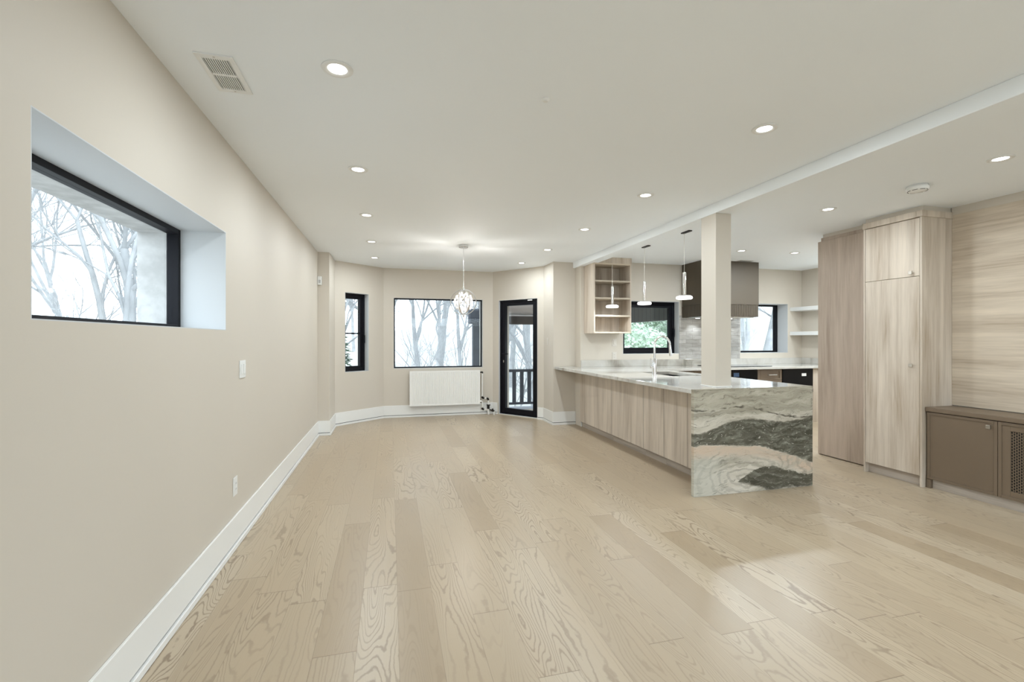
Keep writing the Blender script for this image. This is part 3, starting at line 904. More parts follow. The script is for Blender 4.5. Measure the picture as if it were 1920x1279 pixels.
def range_hood():
    x0, x1, y0, y1 = 4.62, 5.64, 6.10, KY-.012
    r = empty('range_hood', ((x0+x1)/2, 6.37, 1.69), 'boxy taupe range hood with a fluted lower band reaching the ceiling', 'range hood')
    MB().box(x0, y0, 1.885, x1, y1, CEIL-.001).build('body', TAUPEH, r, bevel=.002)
    mb = MB().box(x0+.012, y0+.012, 1.695, x1-.012, y1, 1.885)
    w = .031
    n_ = int((x1-x0)/w); ww = (x1-x0)/n_
    def reed(cx_, cy_, ax):
        pts = []
        for k in range(7):
            a = PI*k/6
            u = math.cos(a)*ww*.42; v = math.sin(a)*.013
            pts.append((cx_+u, cy_-v) if ax == 'x' else (cx_-v, cy_-u))
        mb.prism(pts, 1.695, 1.880)
    for k in range(n_): reed(x0+ww*(k+.5), y0+.013, 'x')
    ny = int((y1-y0)/w)
    for k in range(ny): reed(x0+.013, y0+ww*(k+.5), 'y')
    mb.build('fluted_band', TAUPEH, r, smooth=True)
    MB().box(x0+.05, y0+.05, 1.683, x1-.05, y1-.04, 1.695).build('filter', NICKEL, r)
    for xx in (4.82, 5.44):
        MB().lathe([(.0, -.003), (.03, -.003), (.034, 0)], (xx, 6.50, 1.683), 20).build('hood_lamp', LAMPG, r, smooth=True)
        l = bpy.data.lights.new('hood_lamp_light', 'SPOT'); l.energy = 6; l.spot_size = R(120); l.spot_blend = .6; l.color = LAMP_COL; l.shadow_soft_size = .03
        lo = bpy.data.objects.new('hood_lamp_light', l); C.objects.link(lo); lo.parent = r
        lo.location = Vector((xx, 6.50, 1.675))-Vector(r.location)
range_hood()

def open_shelf_cabinet():
    x0, x1, y0, y1, z0, z1 = 2.897, 3.505, 6.28, KY-.002, 1.432, 2.47
    r = empty('open_shelf_cabinet', ((x0+x1)/2, y1, z0), 'open oak laminate wall cabinet with four empty compartments left of the kitchen window', 'shelf')
    t = .019
    MB().box(x0, y0, z0, x0+t, y1, z1).build('side_panel', LAMV, r, bevel=.001)
    MB().box(x1-t, y0, z0, x1, y1, z1).build('side_panel', LAMV, r, bevel=.001)
    MB().box(x0+t, y1-.012, z0, x1-t, y1, z1).build('back_panel', LAMV, r)
    MB().box(x0+t, y0, z0, x1-t, y1-.012, z0+t).build('bottom_panel', LAMH, r, bevel=.001)
    MB().box(x0+t, y0, z1-t, x1-t, y1-.012, z1).build('top_panel', LAMH, r, bevel=.001)
    for z in (1.69, 1.95, 2.205):
        MB().box(x0+t, y0+.004, z-.012, x1-t, y1-.012, z+.012).build('shelf_board', LAMEDGE, r, bevel=.001)
    MB().box(x0-.004, y0-.004, z1, x1+.004, y1, CEIL-.001).build('crown', LAMV, r, bevel=.001)
open_shelf_cabinet()

def floating_shelf(z, lab):
    r = empty('floating_shelf', (7.048, 6.0, z), lab, 'shelf', 'white floating shelves in the kitchen corner')
    MB().box(6.79, 5.20, z, 7.048, 6.637, z+.062).build('shelf_board', WHITE, r, bevel=.003)
    for yy in (5.90, 5.40):
        MB().lathe([(.0, -.004), (.028, -.004), (.032, 0)], (6.92, yy, z), 20).build('puck_lamp', LAMPG, r, smooth=True)
        l = bpy.data.lights.new('puck_light', 'SPOT'); l.energy = 4; l.spot_size = R(140); l.spot_blend = .5; l.color = LAMP_COL; l.shadow_soft_size = .03
        lo = bpy.data.objects.new('puck_light', l); C.objects.link(lo); lo.parent = r
        lo.location = Vector((6.92, yy, z-.012))-Vector(r.location)
floating_shelf(1.835, 'upper white floating shelf in the kitchen corner, small lamp under it')
floating_shelf(1.412, 'lower white floating shelf in the kitchen corner above the stone counter')

# ------------------------------------------------------------------ radiator with its pipes
def radiator():
    x0, x1, z0, z1 = .326, 1.545, .197, .795
    yf, yb = 8.085, 8.16
    r = empty('panel_radiator', ((x0+x1)/2, 8.12, z0), 'white ribbed panel radiator mounted under the bay window', 'radiator')
    n_ = 46; mb = MB(); xs = []; ys_ = []
    w = (x1-x0-.04)/n_
    prof = [(x0+.0, yf)]
    for k in range(n_):
        a = x0+.02+k*w
        prof += [(a+w*.12, yf), (a+w*.28, yf+.007), (a+w*.50, yf+.007), (a+w*.66, yf)]
    prof += [(x1, yf), (x1, yf+.014), (x0, yf+.014)]
    b = len(prof)
    vv = [(p[0], p[1], z0+.028) for p in prof]+[(p[0], p[1], z1-.028) for p in prof]
    ff = [(i, (i+1) % b, b+(i+1) % b, b+i) for i in range(b)]
    mb.add(vv, ff)
    mb.box(x0, yf, z0, x1, yf+.014, z0+.028).box(x0, yf, z1-.028, x1, yf+.014, z1)
    mb.build('front_panel', RADW, r, bevel=0)
    MB().box(x0+.01, yb-.014, z0+.01, x1-.01, yb, z1-.01).build('rear_panel', RADW, r)
    MB().box(x0, yf+.014, z0+.005, x0+.002, yb, z1).build('side_cover', RADW, r)
    MB().box(x1-.002, yf+.014, z0+.005, x1, yb, z1).build('side_cover', RADW, r)
    g = MB()
    for k in range(60): g.box(x0+.01+k*(x1-x0-.02)/60, yf+.016, z1-.006, x0+.01+k*(x1-x0-.02)/60+.008, yb-.016, z1)
    g.build('top_grille', RADW, r)
    for xx in (x0+.2, x1-.2): MB().box(xx-.02, yb, z0+.1, xx+.02, 8.198, z1-.1).build('bracket', RADW, r)
radiator()
def pipes():
    Y = 8.13
    r = empty('radiator_pipes', (1.68, Y, 0), 'white heating pipes with dark elbows and valve at the right end of the radiator', 'pipes')
    def fit(name, pts, rad, m, lab=None):
        o = MB().tube(pts, rad, 12).build(name, m, r, smooth=True)
        if lab: tag(o, lab)
    XA = 1.592
    fit('pipe', [(XA, Y, .75), (XA, Y, .325)], .012, RADW)
    fit('radiator_tail', [(1.546, Y, .755), (1.575, Y, .755)], .011, DARKFIT)
    fit('elbow', [(1.572, Y, .757), (XA, Y, .757), (XA+.004, Y, .735)], .015, DARKFIT)
    fit('elbow', [(XA, Y, .325), (XA+.006, Y, .300), (XA+.035, Y, .292)], .019, DARKFIT)
    fit('pipe', [(XA+.035, Y, .292), (1.668, Y, .288)], .012, RADW)
    fit('elbow', [(1.668, Y, .288), (1.694, Y, .280), (1.702, Y, .255)], .019, DARKFIT)
    fit('pipe', [(1.702, Y, .255), (1.702, Y, .165)], .012, RADW)
    fit('valve', [(1.702, Y, .17), (1.702, Y, .10)], .024, DARKFIT)
    fit('valve_handle', [(1.670, Y-.01, .172), (1.736, Y-.01, .168)], .009, DARKFIT)
    fit('pipe', [(1.704, Y, .10), (1.706, Y, .001)], .017, RADW)
    fit('radiator_tail', [(1.546, Y, .235), (1.59, Y, .235)], .018, NICKEL)
    fit('pipe', [(XA, Y, .23), (XA, Y, .125)], .012, RADW)
    fit('elbow', [(XA, Y, .125), (XA+.006, Y, .100), (XA+.03, Y, .092)], .019, DARKFIT)
    fit('pipe', [(XA+.03, Y, .092), (1.685, Y, .092)], .012, RADW)
    fit('tee', [(1.72, Y-.02, .085), (1.75, Y-.03, .075), (1.79, Y-.06, .06)], .013, DARKFIT)
    fit('elbow', [(1.765, Y-.05, .105), (1.775, Y-.05, .075), (1.795, Y-.06, .06)], .017, DARKFIT)
    fit('pipe', [(1.797, Y-.06, .055), (1.797, Y-.06, .001)], .017, RADW)
pipes()

# ------------------------------------------------------------------ small wall and ceiling fittings
IVORY = plain('ivory_plastic', c4(.66, .62, .56), .35, var=.01)
def plate(name, lab, cat, o, u, w, h, kind='rocker', gangs=1, group=None, WHITE=WHITE):
    """wall plate centred at o, u = unit vector along the wall, front towards nrm"""
    o = Vector(o); u = Vector(u); nn = Vector((u.y, -u.x, 0))   # room side
    r = empty(name, o, lab, cat, group)
    def q(mb, ua, ub, za, zb, da, db):
        p = [o+u*ua+nn*da, o+u*ub+nn*da, o+u*ub+nn*db, o+u*ua+nn*db]
        mb.prism([(v.x, v.y) for v in p], o.z+za, o.z+zb)
    mb = MB(); q(mb, -w/2, w/2, -h/2, h/2, .0005, .006); mb.build('cover_plate', WHITE, r, bevel=.002)
    gw = w/gangs
    for g in range(gangs):
        c = -w/2+gw*(g+.5)
        if kind == 'rocker':
            mb = MB(); q(mb, c-.017, c+.017, -.034, .034, .006, .0105); mb.build('rocker', WHITE, r, bevel=.003)
        else:
            mb = MB(); q(mb, c-.017, c+.017, -.034, .034, .006, .008); f = mb.build('socket_face', WHITE, r, bevel=.001)
            for zc in (-.018, .018):
                for uc in (-.007, .007):
                    mb = MB(); q(mb, c+uc-.001, c+uc+.001, zc-.005, zc+.005, .008, .0084); mb.build('slot', SLOT, f)
    return r
plate('light_switch', 'white double rocker switch on the left wall beyond the window', 'light switch', (-.97, 3.51, 1.139), (0, 1, 0), .125, .118, gangs=2)
plate('power_outlet', 'white power outlet low on the left wall above the baseboard', 'outlet', (-.97, 3.357, .392), (0, 1, 0), .075, .118, kind='outlet')
plate('power_outlet', 'white power outlet on the peninsula front beside the marbled slab', 'outlet', (2.83, 3.875, .725), (0, -1, 0), .04, .11, kind='outlet')
plate('power_outlet', 'pale power outlet on the kitchen wall just above the stone upstand', 'outlet', (3.41, KY, 1.08), (1, 0, 0), .075, .118, kind='outlet', WHITE=IVORY)
plate('light_switch', 'pale switch on the kitchen wall under the open shelf cabinet', 'light switch', (3.41, KY, 1.29), (1, 0, 0), .075, .11, WHITE=IVORY)
plate('light_switch', 'small pale switch on the narrow wall right of the bay door', 'light switch', (2.475, 7.12, 1.31), (0, -1, 0), .07, .11, WHITE=IVORY)

def motion_sensor():
    r = empty('motion_sensor', (-.955, 6.925, 2.09), 'small white motion sensor high in the corner of the left wall and pilaster', 'sensor')
    MB().box(-.968, 6.885, 2.095, -.915, 6.928, 2.215).build('housing', WHITE, r, bevel=.006)
    MB().box(-.955, 6.8835, 2.12, -.928, 6.885, 2.165).build('lens', plain('sensor_lens', c4(.5, .5, .5), .3), r)
motion_sensor()

def ceiling_vent():
    x0, x1, y0, y1 = -.805, -.655, 2.235, 2.548
    r = empty('ceiling_vent', ((x0+x1)/2, (y0+y1)/2, CEIL), 'white rectangular ceiling vent with two banks of slots near the left wall', 'vent')
    z1, z0 = CEIL-.0005, CEIL-.007
    a0, a1 = x0+.026, x1-.026
    banks = [(y0+.03, (y0+y1)/2-.008), ((y0+y1)/2+.008, y1-.03)]
    xs = [x0, a0]; n_ = 11; w = (a1-a0)/n_
    mb = MB()
    mb.box(x0, y0, z0, a0, y1, z1).box(a1, y0, z0, x1, y1, z1)
    mb.box(a0, y0, z0, a1, banks[0][0], z1).box(a0, banks[0][1], z0, a1, banks[1][0], z1).box(a0, banks[1][1], z0, a1, y1, z1)
    mb.build('cover_frame', WHITE, r)
    for (p, q_) in banks:
        g = MB()
        for k in range(n_+1):
            xx = a0+k*w
            g.box(xx-.0024, p, z0, xx+.0024, q_, z0+.003)
        g.build('louvres', WHITE, r)
    MB().box(a0, y0+.02, z1-.0008, a1, y1-.02, z1).build('duct_opening', plain('vent_shadow', c4(.10, .10, .10), .8), r)
    for yy in (y0+.014, y1-.014):
        MB().lathe([(.0, -.0015), (.004, -.001), (.005, 0)], ((x0+x1)/2, yy, z0), 10).build('screw', NICKEL, r, smooth=True)
ceiling_vent()
def kitchen_vent():
    r = empty('ceiling_vent', (5.32, 6.03, CEIL), 'slim white ceiling vent just in front of the range hood', 'vent')
    MB().box(5.19, 5.97, CEIL-.006, 5.45, 6.07, CEIL-.0005).build('cover_frame', WHITE, r, bevel=.002)
    g = MB()
    for k in range(4): g.box(5.20, 5.985+k*.022, CEIL-.0075, 5.44, 5.990+k*.022, CEIL-.006)
    g.build('louvres', SLOT, r)
kitchen_vent()
def smoke_detector():
    c = (4.04, 2.735, CEIL)
    r = empty('smoke_detector', c, 'round white smoke detector on the ceiling before the tall cabinets', 'smoke detector')
    MB().lathe([(.062, 0), (.062, -.008), (.058, -.010)], c, 40).build('mounting_plate', WHITE, r, smooth=True)
    MB().lathe([(.070, -.010), (.073, -.016), (.073, -.028), (.068, -.038), (.052, -.046), (.0, -.050)], c, 48).build('housing', WHITE, r, smooth=True)
    for k in range(8):
        a0 = k*PI/4+.06; pts = [(c[0]+math.cos(a0+j*.11)*.062, c[1]+math.sin(a0+j*.11)*.062, CEIL-.0425) for j in range(6)]
        MB().tube(pts, .0018, 6).build('vent_slot', SLOT, r)
smoke_detector()
r_ = MB().lathe([(.020, 0), (.020, -.004), (.012, -.012), (0, -.013)], (.763, 2.23, CEIL), 24).build('sprinkler_cap', WHITE, None, smooth=True, loc=(.763, 2.23, CEIL))
tag(r_, 'tiny round white cap in the middle of the bare ceiling', 'cap')

# ------------------------------------------------------------------ recessed lights
def recessed_light(x, y, lab, grp, watts=None):
    r = empty('recessed_light', (x, y, CEIL), lab, 'ceiling light', grp)
    MB().lathe([(.068, -.0005), (.068, -.004), (.062, -.008), (.050, -.0075), (.041, -.003), (.041, -.0005)], (x, y, CEIL), 40).build('trim_ring', WHITE, r, smooth=True)
    MB().lathe([(0, -.0032), (.0412, -.0032)], (x, y, CEIL), 32).build('diffuser', LAMPG, r)
    l = bpy.data.lights.new('lamp_light', 'AREA'); l.shape = 'DISK'; l.size = .10; l.energy = watts or LAMP_W; l.color = LAMP_COL
    lo = bpy.data.objects.new('lamp_light', l); C.objects.link(lo); lo.parent = r; lo.location = (0, 0, -.012)
    return r
G1, G2, G3, G4 = 'recessed lights in the left ceiling row', 'recessed lights in the middle ceiling row', 'recessed lights beyond the beam', 'recessed lights over the kitchen'
proto = recessed_light(-.228, 2.216, 'large looking recessed ceiling light beside the ceiling vent, nearest in the left row', G1)
def rl(x, y, lab, grp):
    c = copy_tree(proto); c.location = (x, y, CEIL); c['label'] = lab; c['group'] = grp
for y, l in ((3.487, 'second recessed light from the camera in the left ceiling row'), (4.749, 'third recessed light from the camera in the left ceiling row'),
             (6.02, 'fourth recessed light from the camera in the left ceiling row'), (7.19, 'last recessed light of the left row, inside the bay')):
    rl(-.22, y, l, G1)
for x, y, l in ((2.09, 2.218, 'recessed light nearest the camera in the row along the beam'), (2.084, 3.495, 'second recessed light from the camera in the row along the beam'),
             (2.08, 4.75, 'third recessed light in the row along the beam, above the peninsula middle'), (2.065, 5.96, 'fourth recessed light in the row along the beam, beside the wall jog'),
             (2.026, 7.10, 'last recessed light of the row along the beam, above the bay door')):
    rl(x, y, l, G2)
rl(3.97, 2.18, 'recessed light at the right edge, behind the beam and before the smoke detector', G3)
rl(3.955, 3.436, 'recessed light between the beam and the tall cabinets', G3)
recessed_light(4.66, 5.35, 'recessed light over the kitchen just right of the support post', G4, 21.0)
recessed_light(5.50, 5.29, 'rightmost recessed light over the kitchen near the pantry', G4, 21.0)
recessed_light(6.35, 4.95, 'unseen recessed light added behind the pantry to brighten the kitchen', G4, 21.0)  # out of sight, added to lift the kitchen light
for x in (-.23, 2.09, 3.97):  # unseen lamps carrying on the rows, added to light the room
    for y in (.95, -.9) if x > 0 else (-.9,):
        rl(x, y, 'unseen recessed ceiling light added in the part of the room behind the camera', 'unseen added recessed lights behind the camera')

# ------------------------------------------------------------------ pendants over the peninsula
def pendant(x, y, lab):
    r = empty('pendant_light', (x, y, 1.79), lab, 'pendant light', 'slim chrome pendants over the peninsula')
    MB().box(x-.022, y-.115, CEIL-.012, x+.022, y+.035, CEIL-.0005).build('canopy', DARKFIT, r, bevel=.002)
    MB().tube([(x, y, CEIL-.010), (x, y, 2.10)], .0018, 8).build('cable', NICKEL, r, smooth=True)
    MB().lathe([(0, 2.105), (.008, 2.105), (.019, 2.098), (.020, 2.09), (.020, 1.838), (0, 1.838)], (x, y, 0), 28).build('stem', CHROME, r, smooth=True)
    MB().lathe([(.0, 1.840), (.070, 1.840), (.074, 1.836), (.074, 1.832), (0, 1.832)], (x, y, 0), 36).build('disc_cap', CHROME, r, smooth=True)
    MB().lathe([(.0, 1.832), (.074, 1.832), (.086, 1.826), (.090, 1.815), (.088, 1.803), (.080, 1.797), (.0, 1.797)], (x, y, 0), 40).build('disc_diffuser', PENDG, r, smooth=True)
    l = bpy.data.lights.new('pendant_lamp_light', 'AREA'); l.shape = 'DISK'; l.size = .15; l.energy = PEND_W; l.color = LAMP_COL
    lo = bpy.data.objects.new('pendant_lamp_light', l); C.objects.link(lo); lo.parent = r; lo.location = (0, 0, 0)
    return r
pr0 = pendant(3.10, 6.10, 'farthest chrome pendant, hanging in front of the open shelf cabinet')
for y, l in ((5.455, 'middle chrome pendant, hanging in front of the kitchen window top'), (4.60, 'nearest chrome pendant, hanging in front of the hood beside the post')):
    c = copy_tree(pr0); c.location.x = 3.235; c.location.y = y; c['label'] = l

# ------------------------------------------------------------------ crystal globe chandelier
def chandelier():
    cx_, cy_ = .92, 5.96
    zc, rad = 1.822, .168
    r = empty('chandelier', (cx_, cy_, zc-rad), 'chrome globe chandelier filled with clear crystals hanging before the bay window', 'chandelier')
    MB().lathe([(.062, CEIL-.0005), (.062, CEIL-.026), (.058, CEIL-.030), (.0, CEIL-.030)], (cx_, cy_, 0), 36).build('canopy', CHROME, r, smooth=True)
    MB().tube([(cx_, cy_, CEIL-.03), (cx_, cy_, zc+rad-.005)], .005, 10).build('rod', CHROME, r, smooth=True)
    MB().lathe([(.0, .02), (.014, .018), (.016, -.02), (.0, -.022)], (cx_, cy_, zc+rad), 18).build('top_hub', CHROME, r, smooth=True)
    MB().lathe([(.0, .018), (.012, .012), (.012, -.012), (.005, -.03), (.0, -.036)], (cx_, cy_, zc-rad), 18).build('bottom_hub', CHROME, r, smooth=True)
    for ang, rr in ((R(-14), rad), (R(60), rad-.006), (R(112), rad-.012)):
        mb = MB(); n_ = 64; w = .006; t = .009
        u = Vector((math.cos(ang), math.sin(ang), 0)); nn = Vector((-math.sin(ang), math.cos(ang), 0)); zz = Vector((0, 0, 1)); o = Vector((cx_, cy_, zc))
        for k in range(n_):
            a = 2*PI*k/n_; e = u*math.cos(a)+zz*math.sin(a)
            for (q, s_) in ((rr, -w), (rr, w), (rr-t, w), (rr-t, -w)): mb.v.append(tuple(o+e*q+nn*s_))
        for k in range(n_):
            k2 = (k+1) % n_
            for j in range(4): mb.f.append((k*4+j, k*4+(j+1) % 4, k2*4+(j+1) % 4, k2*4+j))
        mb.build('ring', CHROME, r, smooth=True)
    # candle arms with bulbs
    for k in range(4):
        a = k*PI/2+.4; p = Vector((cx_+math.cos(a)*.055, cy_+math.sin(a)*.055, zc-.03))
        MB().tube([(cx_, cy_, zc-.05), (p.x, p.y, zc-.05), (p.x, p.y, zc-.03)], .004, 8).lathe([(.009, 0), (.009, .04), (0, .04)], (p.x, p.y, zc-.03), 14).build('lamp_holder', CHROME, r, smooth=True)
        MB().lathe([(.0, .0), (.009, .004), (.012, .02), (.008, .038), (.0, .05)], (p.x, p.y, zc+.01), 14).build('bulb', BULBG, r, smooth=True)
    MB().tube([(cx_, cy_, zc+rad), (cx_, cy_, zc-rad)], .004, 8).build('centre_rod', CHROME, r, smooth=True)
    for zz in (.085, -.085):
        mb = MB(); pts = [(cx_+.10*math.cos(a*PI/16), cy_+.10*math.sin(a*PI/16), zc+zz) for a in range(33)]
        mb.tube(pts, .003, 6, cap=False); mb.tube([(cx_-.1, cy_, zc+zz), (cx_+.1, cy_, zc+zz)], .002, 6); mb.build('crystal_hoop', CHROME, r, smooth=True)
    random.seed(4)
    first = None; n_c = 0
    for lv in range(7):
        z = .105-lv*.036
        q = math.sqrt(max(.02**2, .116**2-z*z))
        m_ = max(5, int(2*PI*q/.047))
        for k in range(m_):
            a = 2*PI*k/m_+lv*.4
            if first is None:
                mb = MB().lathe([(0, .021), (.007, .012), (.010, .0), (.0055, -.012), (0, -.024)], (0, 0, 0), 6)
                me = bpy.data.meshes.new('crystal'); me.from_pydata(mb.v, [], mb.f); me.update(); me.materials.append(CRYSTAL)
                first = me
            o = bpy.data.objects.new('crystal', first); C.objects.link(o); o.parent = r
            s = random.uniform(.8, 1.15); o.scale = (s, s, s); o.rotation_euler = (random.uniform(-.2, .2), random.uniform(-.2, .2), random.uniform(0, 3))
            o.location = Vector((cx_+q*math.cos(a), cy_+q*math.sin(a), zc+z+random.uniform(-.006, .006)))-Vector(r.location)
            n_c += 1
    l = bpy.data.lights.new('bulb_light', 'POINT'); l.energy = 20; l.color = (1, .95, .89); l.shadow_soft_size = .02
    lo = bpy.data.objects.new('bulb_light', l); C.objects.link(lo); lo.parent = r; lo.location = Vector((cx_, cy_, zc+.075))-Vector(r.location)
    return n_c
chandelier()

# ------------------------------------------------------------------ porch outside the bay door and kitchen window
DZ = -.20
def porch():
    r = empty('porch', (4.0, 9.0, DZ), 'covered timber porch outside the bay door with sloping board ceiling', 'porch')
    MB().box(2.0, 7.18, DZ-.12, 5.3, 8.2, DZ).box(2.0, 8.2, DZ-.12, 5.3, 10.3, DZ).build('deck', DECKM, r)
    # sloping ceiling: higher at the house, low at the outer header
    a, b = 7.18, 10.45; za, zb = 2.40, 1.87
    vs_ = [(1.93, 8.75, 2.146), (1.93, b, zb), (5.35, b, zb), (5.35, a, za), (2.85, a, za), (2.85, 7.6, 2.332)]
    n_ = len(vs_)
    MB().add(vs_+[(p[0], p[1], p[2]+.10) for p in vs_], [tuple(range(n_)), tuple(range(2*n_-1, n_-1, -1))]+[(i, n_+i, n_+(i+1) % n_, (i+1) % n_) for i in range(n_)]).build('ceiling_boards', PORCHW, r)
    MB().box(1.86, 10.12, 1.68, 5.25, 10.26, 1.865).build('header_beam', PORCHB, r)
    MB().box(5.15, 7.0, 1.71, 5.25, 10.12, 2.42).build('side_header', BOARDS, r)
    MB().box(1.775, 10.12, DZ, 1.98, 10.26, 1.68).build('corner_post', PORCHD, r)
    MB().prism([(1.68, 10.08), (2.2, 10.08), (2.2, 10.30), (1.68, 10.30)], 1.68, 2.02).build('post_capital', PORCHD, r, bevel=.04)
    MB().box(1.90, 8.9, 1.90, 2.02, 10.12, 2.2).build('edge_fascia', PORCHD, r)
porch()
def railing():
    r = empty('porch_railing', (4.0, 10.18, DZ), 'dark porch railing with wide flat balusters seen through the bay door', 'railing')
    MB().box(2.07, 10.14, .60, 5.2, 10.23, .66).build('top_rail', PORCHD, r)
    MB().box(2.07, 10.16, DZ+.06, 5.2, 10.21, DZ+.11).build('bottom_rail', PORCHD, r)
    x = 2.155
    while x < 5.1:
        MB().box(x, 10.17, DZ+.11, x+.085, 10.195, .60).build('baluster', PORCHD, r); x += .178
railing()

# ------------------------------------------------------------------ ground and woods
def terrain():
    mb = MB(); n_ = 60; S = 90.0
    def hgt(x, y):
        d = math.hypot(x-2, y-3)
        h = -1.6 - .6*math.sin(x*.13+1)*math.sin(y*.11)
        k = max(0, min(1, (d-14)/50)); h += k*4.2 + k*math.sin(x*.09)*1.0
        g = max(0, min(1, (x-5.2-.28*(y-10))/6))*max(0, min(1, (y-13)/10)); h += g*3.2
        return h
    pts = [-S+2*S*(i/n_) for i in range(n_+1)]
    for y in pts:
        for x in pts: mb.v.append((x, y+10, hgt(x, y+10)))
    for j in range(n_):
        for i in range(n_):
            a = j*(n_+1)+i; mb.f.append((a, a+1, a+n_+2, a+n_+1))
    g = mb.build('garden_ground', GROUND, None, smooth=True); tag(g, 'pale leaf-strewn winter ground rising into the woods outside', 'ground', kind='structure')
    return hgt
hgt = terrain()

def tree_mesh(seed, H=11.0, r0=.20, levels=6, spread=.62, lean=0.0):
    rnd = random.Random(seed)
    trunk = MB(); br = MB()
    def grow(p, d, L, r, lv, mb):
        n_ = 6 if lv < 3 else (4 if lv < 5 else 3)
        pts = [p.copy()]; rs = [r]; q = p.copy(); dd = d.copy(); nodes = []
        for k in range(n_):
            dd = (dd+Vector((rnd.uniform(-1, 1), rnd.uniform(-1, 1), rnd.uniform(-.6, .9)))*(.11+.055*lv)).normalized()
            q = q+dd*(L/n_); pts.append(q.copy()); rr = r*(1-.55*(k+1)/n_); rs.append(rr); nodes.append((q.copy(), dd.copy(), rr))
        mb.tube(pts, rs, 8 if lv == 0 else (5 if lv < 3 else 3), cap=False)
        if lv >= levels: return
        k_ = 3 if lv in (0, 1, 2) else 2
        if lv == 0: nodes = nodes[1:]; k_ = 2
        for i, (c_, cd, cr2) in enumerate(nodes):
            if lv < 3 and i % 2 == 0 and i < len(nodes)-1: continue
            m = k_ if i == len(nodes)-1 else (1 if lv > 0 else 2)
            for j in range(m):
                ax = Vector((rnd.uniform(-1, 1), rnd.uniform(-1, 1), rnd.uniform(-1, 1))).normalized()
                an = rnd.uniform(.35, 1.0)*spread*1.6
                nd = (Matrix.Rotation(an, 3, ax) @ cd); nd.z += .12; nd.normalize()
                grow(c_, nd, L*rnd.uniform(.55, .80), cr2*rnd.uniform(.55, .8), lv+1, br)
    grow(Vector((0, 0, 0)), Vector((lean, .05, 1)).normalized(), H*.42, r0, 0, trunk)
    return trunk, br
TREES = []
for sd, H_, r_0, ln in ((11, 12, .15, .15), (23, 14, .19, -.2), (37, 10, .11, .05), (51, 5.5, .045, .1)):
    t_, b_ = tree_mesh(sd, H_, r_0, 6 if sd != 51 else 5, .62, ln)
    def mk(mb, nm):
        me = bpy.data.meshes.new(nm); me.from_pydata(mb.v, [], mb.f); me.update(); me.materials.append(BARK); me.polygons.foreach_set('use_smooth', [True]*len(me.polygons)); return me
    TREES.append((mk(t_, 'trunk'), mk(b_, 'branches')))
def tree(kind, x, y, rot, s, lab, grp=None):
    z = hgt(x, y)-.1
    r = empty('bare_tree', (x, y, z), lab, 'tree', grp)
    r.rotation_euler = (0, 0, rot); r.scale = (s, s, s)
    for nm, me in zip(('trunk', 'branches'), TREES[kind]):
        o = bpy.data.objects.new(nm, me); C.objects.link(o); o.parent = r
tree(0, -5.2, 10.5, .6, 1.0, 'bare tree standing closest outside the left wall window')
tree(1, -8.2, 12.6, 2.2, 1.0, 'bare tree with heavy limbs further out in the left wall window')
tree(2, -7.5, 9.0, 4.0, .9, 'bare tree at the left side of the left wall window')
tree(1, -11.5, 15.0, 5.1, 1.1, 'pale bare tree farthest off in the left wall window')
tree(1, .55, 17.5, .9, 1.0, 'thick leaning bare tree in the left half of the bay window')
tree(2, 2.3, 18.5, 3.4, 1.15, 'bare tree with a forked trunk in the middle of the bay window')
tree(2, 3.2, 21.0, 1.8, 1.2, 'bare tree behind the porch post in the bay window')
tree(2, -.1, 21.0, 5.0, 1.2, 'bare tree at the left edge of the bay window')
tree(2, -1.6, 15.5, 2.5, 1.0, 'bare tree seen through the narrow casement window')
tree(1, 4.6, 20.5, 4.1, 1.0, 'bare tree seen over the railing through the bay door')
tree(0, 6.2, 24.0, .2, 1.2, 'slender bare tree farther back behind the porch railing')
tree(1, 13.2, 14.5, 2.9, 1.0, 'thick bare tree outside the right kitchen window')
tree(2, 16.5, 16.5, .5, 1.1, 'thin bare tree outside the right kitchen window, to the right')
tree(0, 12.0, 16.5, 1.4, 1.0, 'bare tree outside the right kitchen window, to the left')
tree(2, -6.0, 12.5, 1.2, 1.1, 'slim bare tree between the two nearest trees in the left wall window')
tree(0, -9.5, 11.0, 3.3, .9, 'bare tree with crossing branches in the left half of the left wall window')
tree(1, -4.6, 13.8, 5.6, .9, 'bare tree at the right side of the left wall window')
tree(2, 1.4, 22.0, 2.2, 1.3, 'thin bare tree behind the thick leaning tree in the bay window')
tree(0, 3.0, 14.8, 4.6, .8, 'small branching bare tree before the right half of the bay window')
tree(1, 5.6, 17.2, 1.1, .9, 'branching bare tree right of centre in the glazed bay door')
tree(2, 14.5, 14.0, 4.4, 1.0, 'branching bare tree at the right edge of the right kitchen window')
tree(0, 12.3, 14.3, 5.2, .9, 'bare tree in the middle of the right kitchen window, nearest there')
tree(2, 18.0, 20.6, 3.0, 1.2, 'thin bare tree well behind the others in the right kitchen window')
tree(3, .2, 12.6, .4, 1.0, 'twiggy young tree low in the left corner of the bay window')
tree(3, 1.25, 13.4, 2.4, 1.1, 'twiggy young tree before the thick leaning trunk in the bay window')
tree(3, 2.2, 13.9, 4.3, 1.0, 'twiggy young tree beside the porch post in the bay window')
tree(3, 3.4, 12.8, 5.5, 1.1, 'twiggy young tree just outside the porch railing, left in the bay door')
tree(3, 4.6, 13.6, 1.9, 1.1, 'twiggy young tree just outside the porch railing, right in the bay door')
tree(3, -5.2, 8.6, 3.9, 1.0, 'twiggy young tree in the left part of the left wall window')
tree(3, -6.4, 10.6, 1.0, 1.2, 'twiggy young tree in the middle of the left wall window')
tree(3, -4.4, 9.4, 2.7, 1.1, 'twiggy young tree at the stone edge of the left wall window')
tree(3, 10.3, 11.6, 2.0, 1.1, 'twiggy young tree low in the right kitchen window')
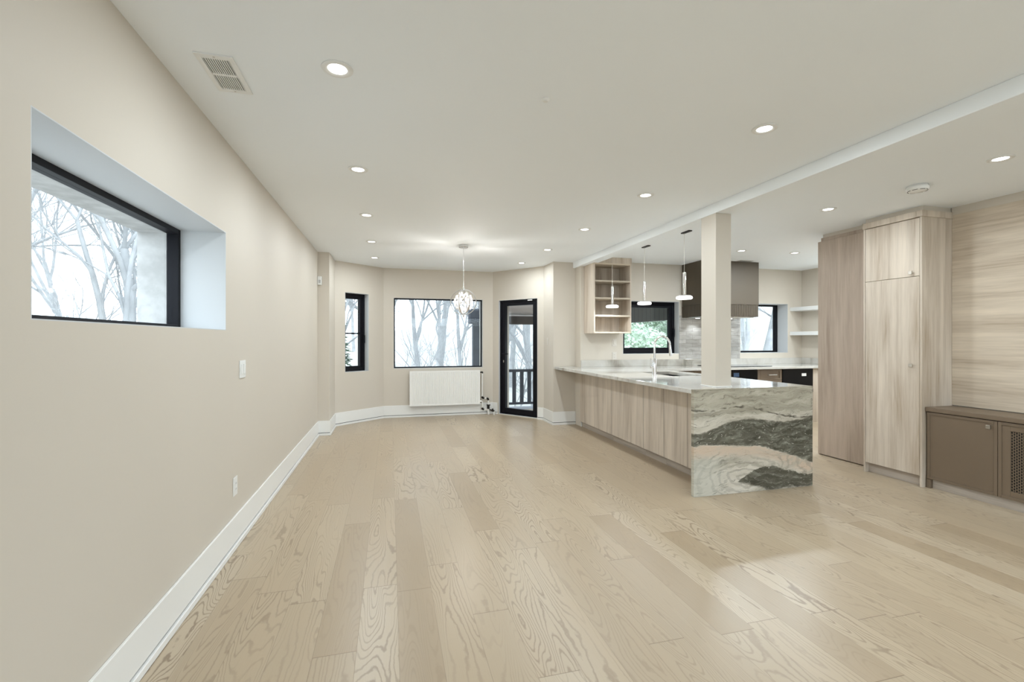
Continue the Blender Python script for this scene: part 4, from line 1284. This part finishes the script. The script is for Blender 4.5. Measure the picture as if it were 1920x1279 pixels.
tree(3, -2.2, 12.2, 2.9, .9, 'twiggy young tree beside the evergreen in the narrow casement window')
rw = random.Random(77)
for k in range(22):
    a = -1.05+2.1*k/21+rw.uniform(-.03, .03); d = rw.uniform(27, 42)
    tree(k % 3, d*math.sin(a+.15), d*math.cos(a+.15), rw.uniform(0, 6), rw.uniform(1.0, 1.4), 'pale bare tree in the distant woods outside the windows', 'distant bare trees')

def conifer(x, y, s, lab):
    z = hgt(x, y)-.1
    r = empty('evergreen_tree', (x, y, z), lab, 'tree')
    rnd = random.Random(5)
    MB().tube([(x, y, z), (x, y, z+5.2*s)], [.12*s, .02], 8).build('trunk', BARK, r)
    mb = MB()
    for k in range(1500):
        h = rnd.uniform(.6, 5.2)*s; q = (1-h/(5.4*s))*1.35*s*rnd.uniform(.25, 1); a = rnd.uniform(0, 2*PI)
        c = Vector((x+q*math.cos(a), y+q*math.sin(a), z+h-.25*q)); d = Vector((math.cos(a), math.sin(a), rnd.uniform(-.5, .3))).normalized()
        sd = d.cross(Vector((0, 0, 1))).normalized(); L = rnd.uniform(.10, .24); w = .035
        b = len(mb.v); mb.v += [tuple(c-sd*w), tuple(c+d*L), tuple(c+sd*w), tuple(c-Vector((0, 0, w)))]
        mb.f += [(b, b+1, b+2), (b, b+3, b+1), (b+2, b+1, b+3)]
    mb.build('foliage', NEEDLE, r)
conifer(-1.45, 14.0, .80, 'small green evergreen seen low in the narrow casement window')
def bush(x, y, s, lab, seed):
    z = hgt(x, y)
    r = empty('leafy_shrub', (x, y, z), lab, 'shrub')
    rnd = random.Random(seed); mb = MB(); st = MB()
    for k in range(7):
        a = k*.9; st.tube([(x, y, z-.1), (x+.5*s*math.cos(a), y+.5*s*math.sin(a), z+1.4*s)], [.03, .01], 5)
    st.build('stems', BARK, r)
    for k in range(9000):
        v = Vector((rnd.gauss(0, 1), rnd.gauss(0, 1), rnd.gauss(0, 1))).normalized()*rnd.uniform(.55, 1)
        c = Vector((x+v.x*1.5*s, y+v.y*1.5*s, z+1.3*s+v.z*1.2*s)); n1 = Vector((rnd.uniform(-1, 1), rnd.uniform(-1, 1), rnd.uniform(-1, 1))).normalized(); n2 = n1.orthogonal().normalized(); L = rnd.uniform(.06, .12)
        b = len(mb.v); mb.v += [tuple(c-n1*L), tuple(c+n2*L*.5), tuple(c+n1*L), tuple(c-n2*L*.5)]; mb.f.append((b, b+1, b+2, b+3))
    mb.build('foliage', GREEN, r)
bush(8.7, 15.8, 1.5, 'light green leafy shrub at the left of the middle kitchen window', 1)
bush(13.4, 18.6, 1.6, 'light green leafy shrub farther right in the middle kitchen window', 2)
bush(10.6, 22.2, 2.2, 'largest light green leafy shrub, farthest back in the middle kitchen window', 3)
